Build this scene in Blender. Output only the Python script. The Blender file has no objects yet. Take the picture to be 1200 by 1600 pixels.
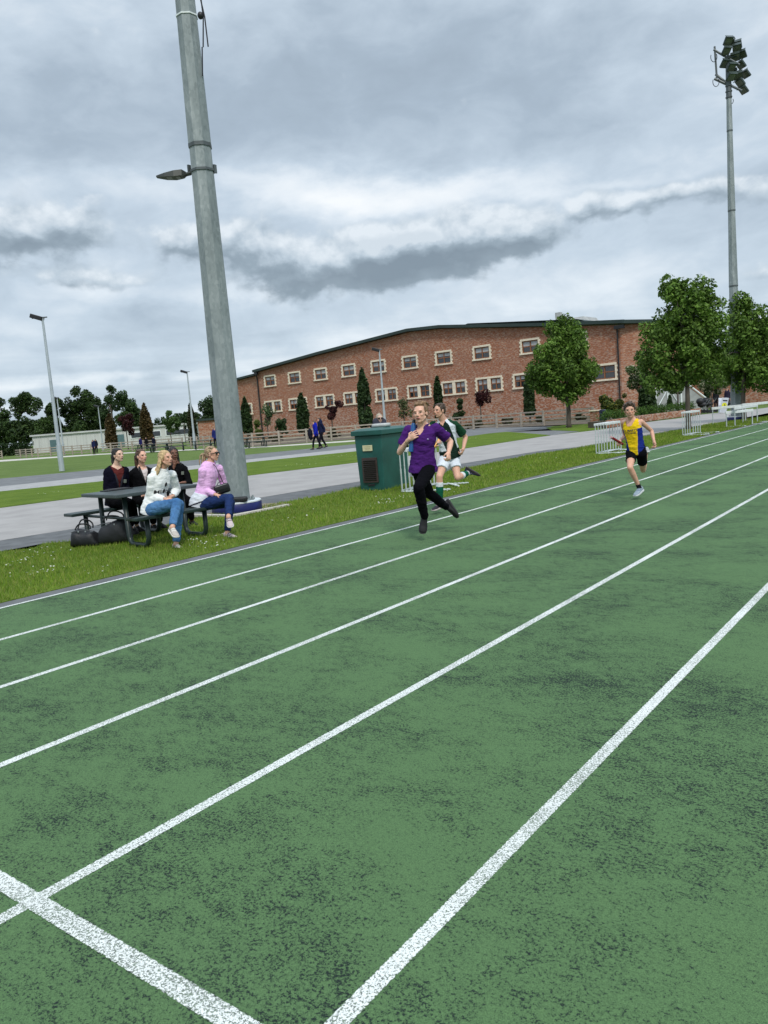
import bpy, bmesh, math, random
import numpy as np
from mathutils import Vector, Matrix, noise
from mathutils.bvhtree import BVHTree
random.seed(7); RNG = np.random.default_rng(7)
SC = bpy.context.scene; COL = SC.collection
# ---------------------------------------------------------------- camera
PITCH, ROLL, YAW, FPX, CAMH = 0.120625656, -0.0791414329, 0.658484833, 1217.45349, 1.50655041
FW = Vector((-math.sin(YAW)*math.cos(PITCH), math.cos(YAW)*math.cos(PITCH), -math.sin(PITCH)))
r0 = Vector((math.cos(YAW), math.sin(YAW), 0)); u0 = r0.cross(FW)
RT = r0*math.cos(ROLL)+u0*math.sin(ROLL); UP = -r0*math.sin(ROLL)+u0*math.cos(ROLL)
CAMP = Vector((0, 0, CAMH))
cam = bpy.data.cameras.new('camera'); camo = bpy.data.objects.new('camera', cam); COL.objects.link(camo)
cam.sensor_fit = 'HORIZONTAL'; cam.sensor_width = 36; cam.lens = 36*FPX/1200
cam.clip_start = .05; cam.clip_end = 6000
m3 = Matrix((RT, UP, -FW)).transposed(); camo.matrix_world = Matrix.Translation(CAMP) @ m3.to_4x4()
SC.camera = camo
def ray(px, py): return FW+(px-600)/FPX*RT-(py-800)/FPX*UP
def G(px, py, z=0.0):
    """ground (or height z) point seen at a place of the survey photo"""
    d = ray(px, py); return CAMP+d*((z-CAMH)/d.z)
def D(px, py, depth): return CAMP+ray(px, py)*depth
def depth_of(P): return (Vector(P)-CAMP).dot(FW)
# ---------------------------------------------------------------- render settings
SC.view_settings.view_transform = 'Standard'; SC.view_settings.look = 'None'
SC.view_settings.exposure = 0.18; SC.view_settings.gamma = 1
# ---------------------------------------------------------------- node helper
class NT:
    def __init__(s, tree): s.t = tree; s.n = tree.nodes; s.l = tree.links
    def node(s, typ, **kw):
        n = s.n.new(typ)
        for k, v in kw.items(): setattr(n, k, v)
        return n
    def inp(s, sock, v):
        if hasattr(v, 'is_output') or isinstance(v, bpy.types.NodeSocket): s.l.new(v, sock)
        elif v is not None: sock.default_value = v
    def m(s, op, a, b=None, c=None, clamp=False):
        n = s.node('ShaderNodeMath', operation=op, use_clamp=clamp)
        s.inp(n.inputs[0], a); s.inp(n.inputs[1], b)
        if c is not None: s.inp(n.inputs[2], c)
        return n.outputs[0]
    def noise(s, vec, scale, detail=4, rough=.5, dist=0, out='Fac'):
        n = s.node('ShaderNodeTexNoise'); s.inp(n.inputs['Vector'], vec)
        n.inputs['Scale'].default_value = scale; n.inputs['Detail'].default_value = detail
        n.inputs['Roughness'].default_value = rough; n.inputs['Distortion'].default_value = dist
        return n.outputs[out]
    def mapr(s, v, a, b, c=0., d=1., smooth=False):
        n = s.node('ShaderNodeMapRange'); n.clamp = True
        if smooth: n.interpolation_type = 'SMOOTHSTEP'
        s.inp(n.inputs['Value'], v); n.inputs['From Min'].default_value = a; n.inputs['From Max'].default_value = b
        n.inputs['To Min'].default_value = c; n.inputs['To Max'].default_value = d
        return n.outputs['Result']
    def mix(s, f, a, b, blend='MIX'):
        n = s.node('ShaderNodeMix', data_type='RGBA', blend_type=blend)
        s.inp(n.inputs[0], f); s.inp(n.inputs[6], a if not isinstance(a, tuple) else (*a[:3], 1)); s.inp(n.inputs[7], b if not isinstance(b, tuple) else (*b[:3], 1))
        return n.outputs[2]
    def ramp(s, f, stops, const=False):
        n = s.node('ShaderNodeValToRGB'); e = n.color_ramp.elements
        if const: n.color_ramp.interpolation = 'CONSTANT'
        while len(e) < len(stops): e.new(.5)
        for i, (p_, c) in enumerate(stops): e[i].position = p_; e[i].color = (*c, 1)
        s.inp(n.inputs[0], f); return n.outputs[0]
    def vscale(s, vec, sc):
        n = s.node('ShaderNodeMapping'); s.inp(n.inputs['Vector'], vec); n.inputs['Scale'].default_value = sc
        return n.outputs[0]
# ---------------------------------------------------------------- sky : Nishita under a modelled cloud deck
SUN_EL, SUN_AZ = math.radians(50), math.radians(128)
w = bpy.data.worlds.new('World'); SC.world = w; w.use_nodes = True
N = NT(w.node_tree); N.n.clear()
tc = N.node('ShaderNodeTexCoord').outputs['Generated']
sky = N.node('ShaderNodeTexSky', sky_type='NISHITA', sun_disc=False, sun_elevation=SUN_EL, sun_rotation=SUN_AZ)
sep = N.node('ShaderNodeSeparateXYZ'); N.l.new(tc, sep.inputs[0]); dx, dy, dz = sep.outputs
az = N.m('MULTIPLY', N.m('ARCTAN2', dx, dy), 57.2958); el = N.m('MULTIPLY', N.m('ARCSINE', dz), 57.2958)
def vec3(x, y, z):
    n = N.node('ShaderNodeCombineXYZ'); N.inp(n.inputs[0], x); N.inp(n.inputs[1], y); N.inp(n.inputs[2], z); return n.outputs[0]
flat = vec3(az, N.m('MULTIPLY', el, 1.9), 0.0)
n1 = N.m('SUBTRACT', N.noise(flat, .12, 5, .58), .5)
flat2 = N.vscale(flat, (1, 1, 1)); flat2.node.inputs['Location'].default_value = (37, 11, 5)
n2 = N.m('SUBTRACT', N.noise(flat2, .12, 5, .58), .5)
azw = N.m('ADD', az, N.m('MULTIPLY', n1, 11.)); elw = N.m('ADD', el, N.m('MULTIPLY', n2, 5.))
def blobs(lst, a_, e_):
    tot = None
    for (a, e, sa, se, wt) in lst:
        x = N.m('DIVIDE', N.m('SUBTRACT', a_, a), sa); y = N.m('DIVIDE', N.m('SUBTRACT', e_, e), se)
        q = N.m('ADD', N.m('MULTIPLY', x, x), N.m('MULTIPLY', y, y))
        g = N.m('MULTIPLY', N.m('EXPONENT', N.m('MULTIPLY', q, -1.)), wt)
        tot = g if tot is None else N.m('ADD', tot, g)
    return tot
fb = N.noise(flat, .22, 7, .55, .3); fbl = N.noise(flat2, .06, 5, .5)
streak = N.noise(N.vscale(flat, (.30, 2.1, 1)), .22, 4, .5)
# soft bright and dull sweeps of the deck
dull = blobs([(-33, 22, 30, 4.0, .75), (-58, 19, 14, 3.0, .45), (-25, 16.5, 14, 2.0, .30), (-54, 8, 12, 1.2, .35), (-12, 12, 8, 2, .3), (-80, 14, 10, 6, .5), (0, 15, 10, 6, .4),(-48, 15.5,8,1.6,.3)], azw, elw)
white = blobs([(-42, 15.6, 8, 1.5, 1.2), (-32, 15.0, 7, 1.3, 1.15), (-55, 16.6, 8, 1.0, .5), (-56, 9.8, 6, .9, .45), (-60.5, 7.8, 4, 1.0, .6), (-24, 8.0, 9, 1.8, .6), (-36, 5.2, 14, 1.0, .55), (-46, 9.6, 5, 1.0, .45), (-16, 3.9, 10, .8, .5), (-19.5, 14.2, 8, .5, .35), (-8, 22, 12, 8, .55), (-60, 26, 9, 3, .35), (-58, 4.1, 9, .45, .5), (-33, 3.8, 12, .5, .35)], azw, elw)
deck = N.m('ADD', N.m('MULTIPLY', N.m('SUBTRACT', white, dull), .5), N.m('ADD', N.m('MULTIPLY', N.m('SUBTRACT', fb, .5), .75), N.m('MULTIPLY', N.m('SUBTRACT', fbl, .5), .5)))
lowband = N.mapr(el, 1.5, 9, 1, 0, True)
deck = N.m('ADD', deck, N.m('MULTIPLY', N.m('MULTIPLY', N.m('SUBTRACT', streak, .5), 1.5), lowband))
tone = N.ramp(N.mapr(deck, -.7, .7), [(0., (.31, .38, .455)), (.28, (.39, .475, .565)), (.52, (.535, .63, .725)), (.74, (.73, .80, .865)), (1, (.90, .93, .95))])
CUM = [(-41, 10.6, 5.0, 1.5, 1.0), (-37, 11.3, 4.0, 2.0, 1.0), (-33.5, 11.4, 3.6, 1.9, .9), (-29.2, 11.8, 3.6, 1.9, 1.1), (-26.2, 11.6, 2.4, 1.0, .6), (-45.5, 12.3, 3.0, 1.8, .75), (-50, 13.0, 2.4, 1.1, .65), (-20, 12.9, 4.8, 1.0, .85), (-14.5, 12.6, 3, .8, .4), (-60, 13.8, 5.5, 1.8, 1.05), (-56, 10.8, 6, .8, .42), (-9.5, 12, 4, .9, .5), (-12, 7.2, 5, .9, .4)]
azc = N.m('ADD', az, N.m('MULTIPLY', n1, 5.)); elc = N.m('ADD', el, N.m('MULTIPLY', n2, 3.0))
def cdens(de):
    e_ = N.m('ADD', elc, de) if de else elc
    fv = vec3(az, N.m('MULTIPLY', N.m('ADD', el, de), 1.25), 3.0)
    f1 = N.noise(fv, .34, 7, .52, .2); f2 = N.noise(fv, .95, 5, .5, .2)
    return N.m('ADD', blobs(CUM, azc, e_), N.m('ADD', N.m('MULTIPLY', N.m('SUBTRACT', f1, .5), 1.15), N.m('MULTIPLY', N.m('SUBTRACT', f2, .5), .42)))
cden = cdens(0); cup = cdens(.9)
cmask = N.mapr(cden, .18, .62, 0, 1, True)
lit = N.mapr(N.m('SUBTRACT', cden, cup), -.30, .62)
core = N.mapr(N.m('ADD', cden, N.m('MULTIPLY', N.m('SUBTRACT', N.noise(vec3(az, N.m('MULTIPLY', el, 1.25), 9.0), .6, 5, .55), .5), 1.1)), .3, 1.5)
csh = N.ramp(N.m('ADD', N.m('MULTIPLY', lit, .75), N.m('MULTIPLY', N.m('SUBTRACT', 1, core), .30)), [(.08, (.195, .248, .298)), (.38, (.28, .350, .410)), (.58, (.47, .555, .63)), (.88, (.76, .82, .87))])
clouds = N.mix(N.m('MULTIPLY', cmask, .93), tone, csh)
# deck brightens away from the horizon band and overhead, outside the view
over = N.mapr(el, 24, 60, 1.0, 2.0, True)
cl2 = N.mix(1.0, clouds, vec3(over, over, over), 'MULTIPLY')
bg1 = N.node('ShaderNodeBackground'); N.l.new(cl2, bg1.inputs[0]); bg1.inputs[1].default_value = 1.0
bg2 = N.node('ShaderNodeBackground'); N.l.new(sky.outputs[0], bg2.inputs[0]); bg2.inputs[1].default_value = .08
mx = N.node('ShaderNodeMixShader'); mx.inputs[0].default_value = .90
N.l.new(bg2.outputs[0], mx.inputs[1]); N.l.new(bg1.outputs[0], mx.inputs[2])
wo = N.node('ShaderNodeOutputWorld'); N.l.new(mx.outputs[0], wo.inputs[0])
# ---------------------------------------------------------------- sun behind thin cloud
sd = bpy.data.lights.new('sun', 'SUN'); sd.energy = 1.9; sd.angle = math.radians(10); sd.color = (1, .95, .87)
so = bpy.data.objects.new('sun', sd); COL.objects.link(so)
sdir = Vector((math.sin(SUN_AZ)*math.cos(SUN_EL), math.cos(SUN_AZ)*math.cos(SUN_EL), math.sin(SUN_EL)))
so.rotation_euler = sdir.to_track_quat('Z', 'Y').to_euler(); so.location = (20, -20, 60)
# ================================================================ mesh helpers
class MB:
    def __init__(s): s.v = []; s.f = []; s.mi = []; s.k = 0
    def add(s, vs, fs, mi=0):
        o = len(s.v); s.v += [tuple(v) for v in vs]; s.f += [tuple(i+o for i in f) for f in fs]; s.mi += [mi]*len(fs); return s
    def box(s, c, size, rot=None, mi=0):
        R_ = rot or Matrix.Identity(3); c = Vector(c)
        vs = [c+R_@Vector((x*size[0]/2, y*size[1]/2, z*size[2]/2)) for x in (-1, 1) for y in (-1, 1) for z in (-1, 1)]
        return s.add(vs, [(0, 1, 3, 2), (4, 6, 7, 5), (0, 4, 5, 1), (2, 3, 7, 6), (0, 2, 6, 4), (1, 5, 7, 3)], mi)
    def bbox(s, c, size, bev=.01, rot=None, mi=0):
        bm = bmesh.new(); bmesh.ops.create_cube(bm, size=1); bmesh.ops.scale(bm, vec=size, verts=bm.verts)
        bmesh.ops.bevel(bm, geom=bm.edges, offset=bev, segments=2, affect='EDGES', profile=.6)
        R_ = rot or Matrix.Identity(3); c = Vector(c); bm.verts.index_update()
        s.add([c+R_@v.co for v in bm.verts], [[v.index for v in f.verts] for f in bm.faces], mi); bm.free(); return s
    def tube(s, pts, rad, n=8, cap=True, mi=0, flat=None):
        pts = [Vector(p) for p in pts]; rad = rad if isinstance(rad, (list, tuple)) else [rad]*len(pts)
        o = []; 
        prev = None
        for i, p in enumerate(pts):
            t = (pts[min(i+1, len(pts)-1)]-pts[max(i-1, 0)]).normalized()
            if prev is None:
                a = Vector((0, 0, 1)) if abs(t.z) < .9 else Vector((1, 0, 0)); u_ = t.cross(a).normalized()
            else: u_ = (prev-t*prev.dot(t)).normalized()
            prev = u_; w_ = t.cross(u_)
            for k in range(n):
                an = 2*math.pi*k/n; o.append(p+(u_*math.cos(an)+w_*math.sin(an))*rad[i])
        fs = [(i*n+k, i*n+(k+1) % n, (i+1)*n+(k+1) % n, (i+1)*n+k) for i in range(len(pts)-1) for k in range(n)]
        if cap: fs += [tuple(range(n-1, -1, -1)), tuple(range((len(pts)-1)*n, len(pts)*n))]
        return s.add(o, fs, mi)
    def cyl(s, a, b, r, r2=None, n=12, mi=0): return s.tube([a, b], [r, r if r2 is None else r2], n, mi=mi)
    def prism(s, poly, z0, z1, mi=0):
        n = len(poly)
        vs = [(p[0], p[1], z0) for p in poly]+[(p[0], p[1], z1) for p in poly]
        return s.add(vs, [tuple(range(n-1, -1, -1)), tuple(range(n, 2*n))]+[(i, (i+1) % n, n+(i+1) % n, n+i) for i in range(n)], mi)
    def loft(s, rings, cap=True, mi=0):
        n = len(rings[0]); vs = [p for r in rings for p in r]
        fs = [(i*n+k, i*n+(k+1) % n, (i+1)*n+(k+1) % n, (i+1)*n+k) for i in range(len(rings)-1) for k in range(n)]
        if cap: fs += [tuple(range(n-1, -1, -1)), tuple(range((len(rings)-1)*n, len(rings)*n))]
        return s.add(vs, fs, mi)
    def ell(s, c, r, rot=None, nu=16, nv=10, mi=0):
        R_ = rot or Matrix.Identity(3); c = Vector(c); vs = [c+R_@Vector((0, 0, r[2]))]
        for i in range(1, nv):
            t = math.pi*i/nv
            for k in range(nu):
                a = 2*math.pi*k/nu; vs.append(c+R_@Vector((r[0]*math.sin(t)*math.cos(a), r[1]*math.sin(t)*math.sin(a), r[2]*math.cos(t))))
        vs.append(c+R_@Vector((0, 0, -r[2]))); L_ = len(vs)-1
        fs = [(0, 1+k, 1+(k+1) % nu) for k in range(nu)]
        for i in range(nv-2):
            b = 1+i*nu; fs += [(b+k, b+nu+k, b+nu+(k+1) % nu, b+(k+1) % nu) for k in range(nu)]
        b = 1+(nv-2)*nu; fs += [(b+(k+1) % nu, b+k, L_) for k in range(nu)]
        return s.add(vs, fs, mi)
    def raw(s, name='tmp'):
        me = bpy.data.meshes.new(name); me.from_pydata(s.v, [], s.f); me.update(); return me
    def build(s, name, mats, parent=None, smooth=False, bevel=0, auto=None):
        mats = mats if isinstance(mats, (list, tuple)) else [mats]
        org = root_loc(parent); me = bpy.data.meshes.new(name)
        me.from_pydata([(v[0]-org[0], v[1]-org[1], v[2]-org[2]) for v in s.v], [], s.f)
        for m_ in mats: me.materials.append(m_)
        if len(mats) > 1: me.polygons.foreach_set('material_index', s.mi)
        me.update()
        bm = bmesh.new(); bm.from_mesh(me); bmesh.ops.recalc_face_normals(bm, faces=bm.faces)
        if smooth:
            for f in bm.faces: f.smooth = True
        bm.to_mesh(me); bm.free()
        o = bpy.data.objects.new(name, me); COL.objects.link(o); o.parent = parent
        if smooth and auto: me.set_sharp_from_angle(angle=math.radians(auto))
        if bevel:
            b = o.modifiers.new('b', 'BEVEL'); b.width = bevel; b.segments = 2; b.limit_method = 'ANGLE'
        return o
def root_loc(o):
    while o is not None and o.parent is not None: o = o.parent
    return tuple(o.location) if o is not None else (0, 0, 0)
def tag(o, label=None, cat=None, group=None, kind=None):
    if label: o['label'] = label
    if cat: o['category'] = cat
    if group: o['group'] = group
    if kind: o['kind'] = kind
    return o
def thing(name, loc, label, cat, group=None):
    o = bpy.data.objects.new(name, None); COL.objects.link(o); o.location = loc; o.empty_display_size = .2
    return tag(o, label, cat, group)
def copy_tree(o, parent=None):
    c = o.copy(); COL.objects.link(c); c.parent = parent
    for ch in list(o.children): copy_tree(ch, c)
    return c
# ---------------------------------------------------------------- materials
def new_mat(name):
    m_ = bpy.data.materials.new(name); m_.use_nodes = True; m_.node_tree.nodes.clear(); T = NT(m_.node_tree)
    b = T.node('ShaderNodeBsdfPrincipled'); o = T.node('ShaderNodeOutputMaterial'); T.l.new(b.outputs[0], o.inputs[0])
    return m_, T, b
def mat(name, c, rough=.6, metal=0, var=.15, vs=6, bump=0, bs=40, spec=.5, c2=None, detail=5, stretch=(1, 1, 1), lo=.35, hi=.65):
    m_, T, b = new_mat(name); co = T.node('ShaderNodeTexCoord').outputs['Object']
    if stretch != (1, 1, 1): co = T.vscale(co, stretch)
    n = T.noise(co, vs, detail, .6)
    c2 = c2 or tuple(x*(1-var) for x in c); hi_ = tuple(min(1, x*(1+var*.6)) for x in c) if not c2 or c2 == tuple(x*(1-var) for x in c) else c
    T.l.new(T.mix(T.mapr(n, lo, hi), c2, hi_), b.inputs['Base Color'])
    b.inputs['Roughness'].default_value = rough; b.inputs['Metallic'].default_value = metal; b.inputs['Specular IOR Level'].default_value = spec
    if bump:
        bp = T.node('ShaderNodeBump'); bp.inputs['Strength'].default_value = min(1, bump); bp.inputs['Distance'].default_value = .01*max(1, bump)
        T.l.new(T.noise(co, bs, 4, .6), bp.inputs['Height']); T.l.new(bp.outputs[0], b.inputs['Normal'])
    return m_
def attr_mat(name, attr='col', rough=.6, spec=.4, transl=0, bump=0, bs=60, sss=0, var=0, vs=40, sheen=0, wr=0):
    m_, T, b = new_mat(name); a = T.node('ShaderNodeAttribute'); a.attribute_name = attr; c = a.outputs['Color']
    co = T.node('ShaderNodeTexCoord').outputs['Object']
    if var:
        f = T.mapr(T.noise(co, vs, 4, .6), .3, .7, 1-var, 1+var); cb = T.node('ShaderNodeCombineXYZ')
        for k in range(3): T.l.new(f, cb.inputs[k])
        c = T.mix(1., c, cb.outputs[0], 'MULTIPLY')
    T.l.new(c, b.inputs['Base Color']); b.inputs['Roughness'].default_value = rough; b.inputs['Specular IOR Level'].default_value = spec
    if sss: b.inputs['Subsurface Weight'].default_value = sss; b.inputs['Subsurface Radius'].default_value = (.02, .008, .004); b.inputs['Subsurface Scale'].default_value = .5
    if sheen: b.inputs['Sheen Weight'].default_value = sheen
    if bump or wr:
        h = T.m('MULTIPLY', T.noise(co, bs, 4, .6), bump)
        if wr: h = T.m('ADD', h, T.m('MULTIPLY', T.noise(T.vscale(co, (1, 1, 2.2)), 9, 3, .55, 1.2), wr))
        bp = T.node('ShaderNodeBump'); bp.inputs['Strength'].default_value = 1; bp.inputs['Distance'].default_value = .01
        T.l.new(h, bp.inputs['Height']); T.l.new(bp.outputs[0], b.inputs['Normal'])
    if transl:
        o = [n for n in T.n if n.type == 'OUTPUT_MATERIAL'][0]
        tr = T.node('ShaderNodeBsdfTranslucent'); T.l.new(c, tr.inputs[0]); ms = T.node('ShaderNodeMixShader'); ms.inputs[0].default_value = transl
        T.l.new(b.outputs[0], ms.inputs[1]); T.l.new(tr.outputs[0], ms.inputs[2]); T.l.new(ms.outputs[0], o.inputs[0])
    return m_
# ================================================================ ground, track, paths
def track_mat():
    m_, T, b = new_mat('track_green'); co = T.node('ShaderNodeTexCoord').outputs['Object']
    rt = T.node('ShaderNodeMapping'); T.l.new(co, rt.inputs['Vector']); rt.inputs['Rotation'].default_value = (0, 0, -.65); rt.inputs['Scale'].default_value = (.6, 1, 1); rt = rt.outputs[0]
    big = T.noise(rt, .9, 9, .72, .3); med = T.noise(rt, 3.4, 8, .72)
    sp = T.noise(co, 88, 4, .80); sp2 = T.noise(co, 210, 3, .75); sp3 = T.noise(co, 60, 5, .85)
    wear = T.m('ADD', T.m('MULTIPLY', T.m('SUBTRACT', big, .5), .95), T.m('MULTIPLY', T.m('SUBTRACT', med, .5), .55))
    sp4 = T.noise(T.vscale(rt, (1.3, 1, 1)), 17, 7, .85)
    hole = T.m('ADD', T.m('ADD', T.m('ADD', T.m('MULTIPLY', sp, .46), T.m('MULTIPLY', sp2, .26)), T.m('MULTIPLY', sp4, .28)), T.m('MULTIPLY', wear, .24))
    k = T.mapr(hole, .516, .546, 0, 1)
    base = T.mix(T.mapr(big, .35, .65), (.060, .124, .050), (.075, .150, .060))
    base = T.mix(T.mapr(med, .3, .7), base, (.077, .147, .054))
    grain = T.mix(T.mapr(sp2, .35, .65), T.mix(T.mapr(sp3, .44, .56, 0, .75), base, (.026, .056, .025)), (.120, .222, .092)); 
    c = T.mix(T.m('MULTIPLY', k, .97), grain, (.010, .018, .018))
    st = T.mapr(T.noise(rt, 1.5, 9, .75, .3), .60, .74, 0, .08)
    c = T.mix(st, c, (.05, .10, .075))
    T.l.new(c, b.inputs['Base Color']); b.inputs['Roughness'].default_value = .9; b.inputs['Specular IOR Level'].default_value = .25
    bp = T.node('ShaderNodeBump'); bp.inputs['Strength'].default_value = .55; bp.inputs['Distance'].default_value = .006
    T.l.new(T.m('ADD', sp, sp2), bp.inputs['Height']); T.l.new(bp.outputs[0], b.inputs['Normal']); return m_
def line_mat(name, sat=.47, col=(.70, .73, .70)):
    m_, T, b = new_mat(name); co = T.node('ShaderNodeTexCoord').outputs['Object']
    sp = T.m('ADD', T.m('MULTIPLY', T.noise(co, 120, 3, .75), .6), T.m('MULTIPLY', T.noise(co, 260, 2, .6), .4))
    sp = T.m('ADD', sp, T.m('MULTIPLY', T.m('SUBTRACT', T.noise(co, 1.3, 4, .6), .5), .22))
    k = T.mapr(sp, sat+.035, sat+.075, 0, 1)
    b.inputs['Base Color'].default_value = (*col, 1)
    at = T.node('ShaderNodeAttribute'); at.attribute_name = 'edge'; e = T.m('ABSOLUTE', T.m('SUBTRACT', T.m('MULTIPLY', at.outputs['Fac'], 2.), 1.))
    ed_ = T.mapr(T.m('ADD', e, T.m('MULTIPLY', T.m('SUBTRACT', T.noise(co, 120, 3, .7), .5), .8)), .86, 1.0)
    tr = T.node('ShaderNodeBsdfTransparent'); ms = T.node('ShaderNodeMixShader'); T.l.new(T.m('MAXIMUM', T.m('MULTIPLY', k, .78), ed_), ms.inputs[0]); T.l.new(b.outputs[0], ms.inputs[1]); T.l.new(tr.outputs[0], ms.inputs[2])
    ou = [n for n in T.n if n.type == 'OUTPUT_MATERIAL'][0]; T.l.new(ms.outputs[0], ou.inputs[0])
    b.inputs['Roughness'].default_value = .85
    bp = T.node('ShaderNodeBump'); bp.inputs['Strength'].default_value = .5; bp.inputs['Distance'].default_value = .005
    T.l.new(sp, bp.inputs['Height']); T.l.new(bp.outputs[0], b.inputs['Normal']); return m_
def grass_mat(name, a, c, scale=1., yellow=(.16, .19, .05)):
    m_, T, b = new_mat(name); co = T.node('ShaderNodeTexCoord').outputs['Object']
    n = T.noise(co, 1.1*scale, 5, .65); n2 = T.noise(co, 14*scale, 4, .7); n3 = T.noise(co, 60*scale, 2, .6)
    cc = T.mix(T.mapr(n, .35, .65), a, c); cc = T.mix(T.mapr(n2, .52, .75, 0, .55), cc, yellow)
    cc = T.mix(T.mapr(n3, .3, .6, .45, 0), cc, tuple(x*.35 for x in a))
    T.l.new(cc, b.inputs['Base Color']); b.inputs['Roughness'].default_value = .95; b.inputs['Specular IOR Level'].default_value = .1
    bp = T.node('ShaderNodeBump'); bp.inputs['Strength'].default_value = .8; bp.inputs['Distance'].default_value = .03
    T.l.new(T.m('ADD', n2, n3), bp.inputs['Height']); T.l.new(bp.outputs[0], b.inputs['Normal']); return m_
MT = track_mat(); ML = line_mat('track_line_white'); ML2 = line_mat('track_line_faded', .40, (.50, .60, .50))
MG = grass_mat('verge_grass', (.092, .155, .018), (.145, .215, .030)); MGF = grass_mat('field_grass', (.100, .155, .040), (.135, .195, .055), .35)
MTAR = mat('tarmac', (.135, .140, .145), .95, var=.22, vs=3, bump=.4, bs=90, spec=.2)
MTAR2 = mat('old_tarmac', (.17, .175, .18), .95, var=.2, vs=1.5, bump=.3, bs=70, spec=.2)
MPATH = mat('pale_concrete_path', (.335, .32, .31), .92, var=.13, vs=1.2, bump=.3, bs=60, spec=.2, detail=8)
MKERB = mat('pale_kerb', (.52, .49, .44), .9, var=.2, vs=5)
def sheet(name, pts, z, m_, label=None):
    mb = MB(); bm = bmesh.new(); vs = [bm.verts.new((p[0], p[1], z)) for p in pts]; f = bm.faces.new(vs)
    bmesh.ops.triangulate(bm, faces=[f]); bm.verts.index_update()
    nv = len(pts); side = [(i, (i+1) % nv, nv+(i+1) % nv, nv+i) for i in range(nv)] if name != 'ground' else []
    mb.add([v.co for v in bm.verts]+([(p[0], p[1], min(z-.01, -.035)) for p in pts] if side else []), [[v.index for v in f_.verts] for f_ in bm.faces]+side); bm.free()
    o = mb.build(name, m_)
    if o.data.polygons[0].normal.z < 0: o.data.flip_normals()
    tag(o, kind='structure'); return o
def gp(lst): return [G(*p)[:2] for p in lst]
# base ground: one sheet to the horizon
sheet('ground', [(-3000, -400), (1500, -400), (1500, 3500), (-3000, 3500)], -.03, MGF)
XE = -7.354                      # white line on the outer edge of the track
track = sheet('running_track', [(XE-.22, -8), (14, -8), (14, 110), (XE-.22, 110)], .0, MT)
tarstrip = sheet('track_edge_strip', [(XE-.24, -8), (XE-.035, -8), (XE-.035, 110), (XE-.24, 110)], .003, MTAR)
lane = MB()
for i, x in enumerate([-1.276-1.22*k for k in range(5)]+[-1.276+1.22]):
    lane.add([(x-.029, -8, .0015), (x+.029, -8, .0015), (x+.029, 110, .0015), (x-.029, 110, .0015)], [(0, 1, 2, 3)])
lane.add([(XE-.026, -8, .0045), (XE+.024, -8, .0045), (XE+.024, 110, .0045), (XE-.026, 110, .0045)], [(0, 1, 2, 3)])
def edge_attr(o, pat):
    a = o.data.attributes.new('edge', 'FLOAT', 'POINT'); a.data.foreach_set('value', (pat*(len(o.data.vertices)//4))); return o
tag(edge_attr(lane.build('lane_lines', ML), [0., 1., 1., 0.]), kind='structure')
fl = MB(); fl.add([(-9.9+2.5, 1.10, .008), (14, 1.10, .008), (14, 1.20, .008), (-9.9+2.5, 1.20, .008)], [(0, 1, 2, 3)])
fl2 = MB(); fl2.add([(-7.3, 1.116, .003), (3.5, 1.116, .003), (3.5, 1.186, .003), (-7.3, 1.186, .003)], [(0, 1, 2, 3)])
tag(edge_attr(fl2.build('finish_line', ML), [0., 0., 1., 1.]), kind='structure')
# verge beside the track
verge_edge = gp([(0, 863), (50, 858), (70, 850), (108, 847), (180, 838), (300, 812), (420, 790), (487, 778), (563, 762), (650, 745), (750, 728), (821, 713), (886, 703.4), (930, 696.5), (1085, 668.5), (1113, 663), (1200, 651.5)])
_a, _b = Vector(verge_edge[0]), Vector(verge_edge[1]); verge = [tuple(_a+(_a-_b).normalized()*14)]+[tuple(p) for p in verge_edge]
vtop = verge[-1]
verge_poly = [(XE-.235, -6), (XE-.235, vtop[1]+40)]+[(vtop[0]-1, vtop[1]+40)]+verge[::-1]+[(-14.5, -9)]
VZ = .012
sheet('grass_verge', verge_poly, VZ, MG)
# dark tarmac apron and pale path beyond the verge
ap_far = gp([(0, 842.5), (108, 825), (200, 811), (300, 794), (440, 770), (562, 750.8), (711, 725), (808, 709), (851, 702), (886, 700.5), (930, 693), (1085, 665), (1200, 648)])
path_far = gp([(0, 792.5), (128, 776), (250, 760), (390, 742), (440, 736), (561, 721.6), (734, 699), (860, 679.6), (930, 672), (1013, 658.7), (1070, 652), (1096, 647), (1180, 639), (1210, 635)])
def strip(a, b): return [tuple(p) for p in a]+[tuple(p) for p in b][::-1]
def strip_sheet(name, near, far, z, m_, n=70):
    def rs(l):
        l = [Vector((q[0], q[1])) for q in l]; d = [0]
        for a, b in zip(l[:-1], l[1:]): d.append(d[-1]+(b-a).length)
        o = []
        for t in np.linspace(0, d[-1], n):
            k = min(len(l)-2, max(0, int(np.searchsorted(d, t, 'right'))-1)); o.append(l[k]+(l[k+1]-l[k])*((t-d[k])/(d[k+1]-d[k])))
        return o
    A, B_ = rs(near), rs(far); v = [(q.x, q.y, -.036) for q in A]+[(q.x, q.y, z) for q in A]+[(q.x, q.y, z) for q in B_]
    mb = MB().add(v, [(r*n+i, r*n+i+1, (r+1)*n+i+1, (r+1)*n+i) for r in (0, 1) for i in range(n-1)]); return tag(mb.build(name, m_), kind='structure')
def ext(l, n=14):                 # run a polyline on past the left of the picture and past its right end
    a, b = Vector(l[0]), Vector(l[1]); d = (a-b).normalized(); a2, b2 = Vector(l[-1]), Vector(l[-2]); d2 = (a2-b2).normalized()
    return [a+d*n]+[Vector(p) for p in l]+[a2+d2*n*4]
strip_sheet('tarmac_apron', ext(verge_edge), ext(ap_far), -.024, MTAR)
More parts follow.
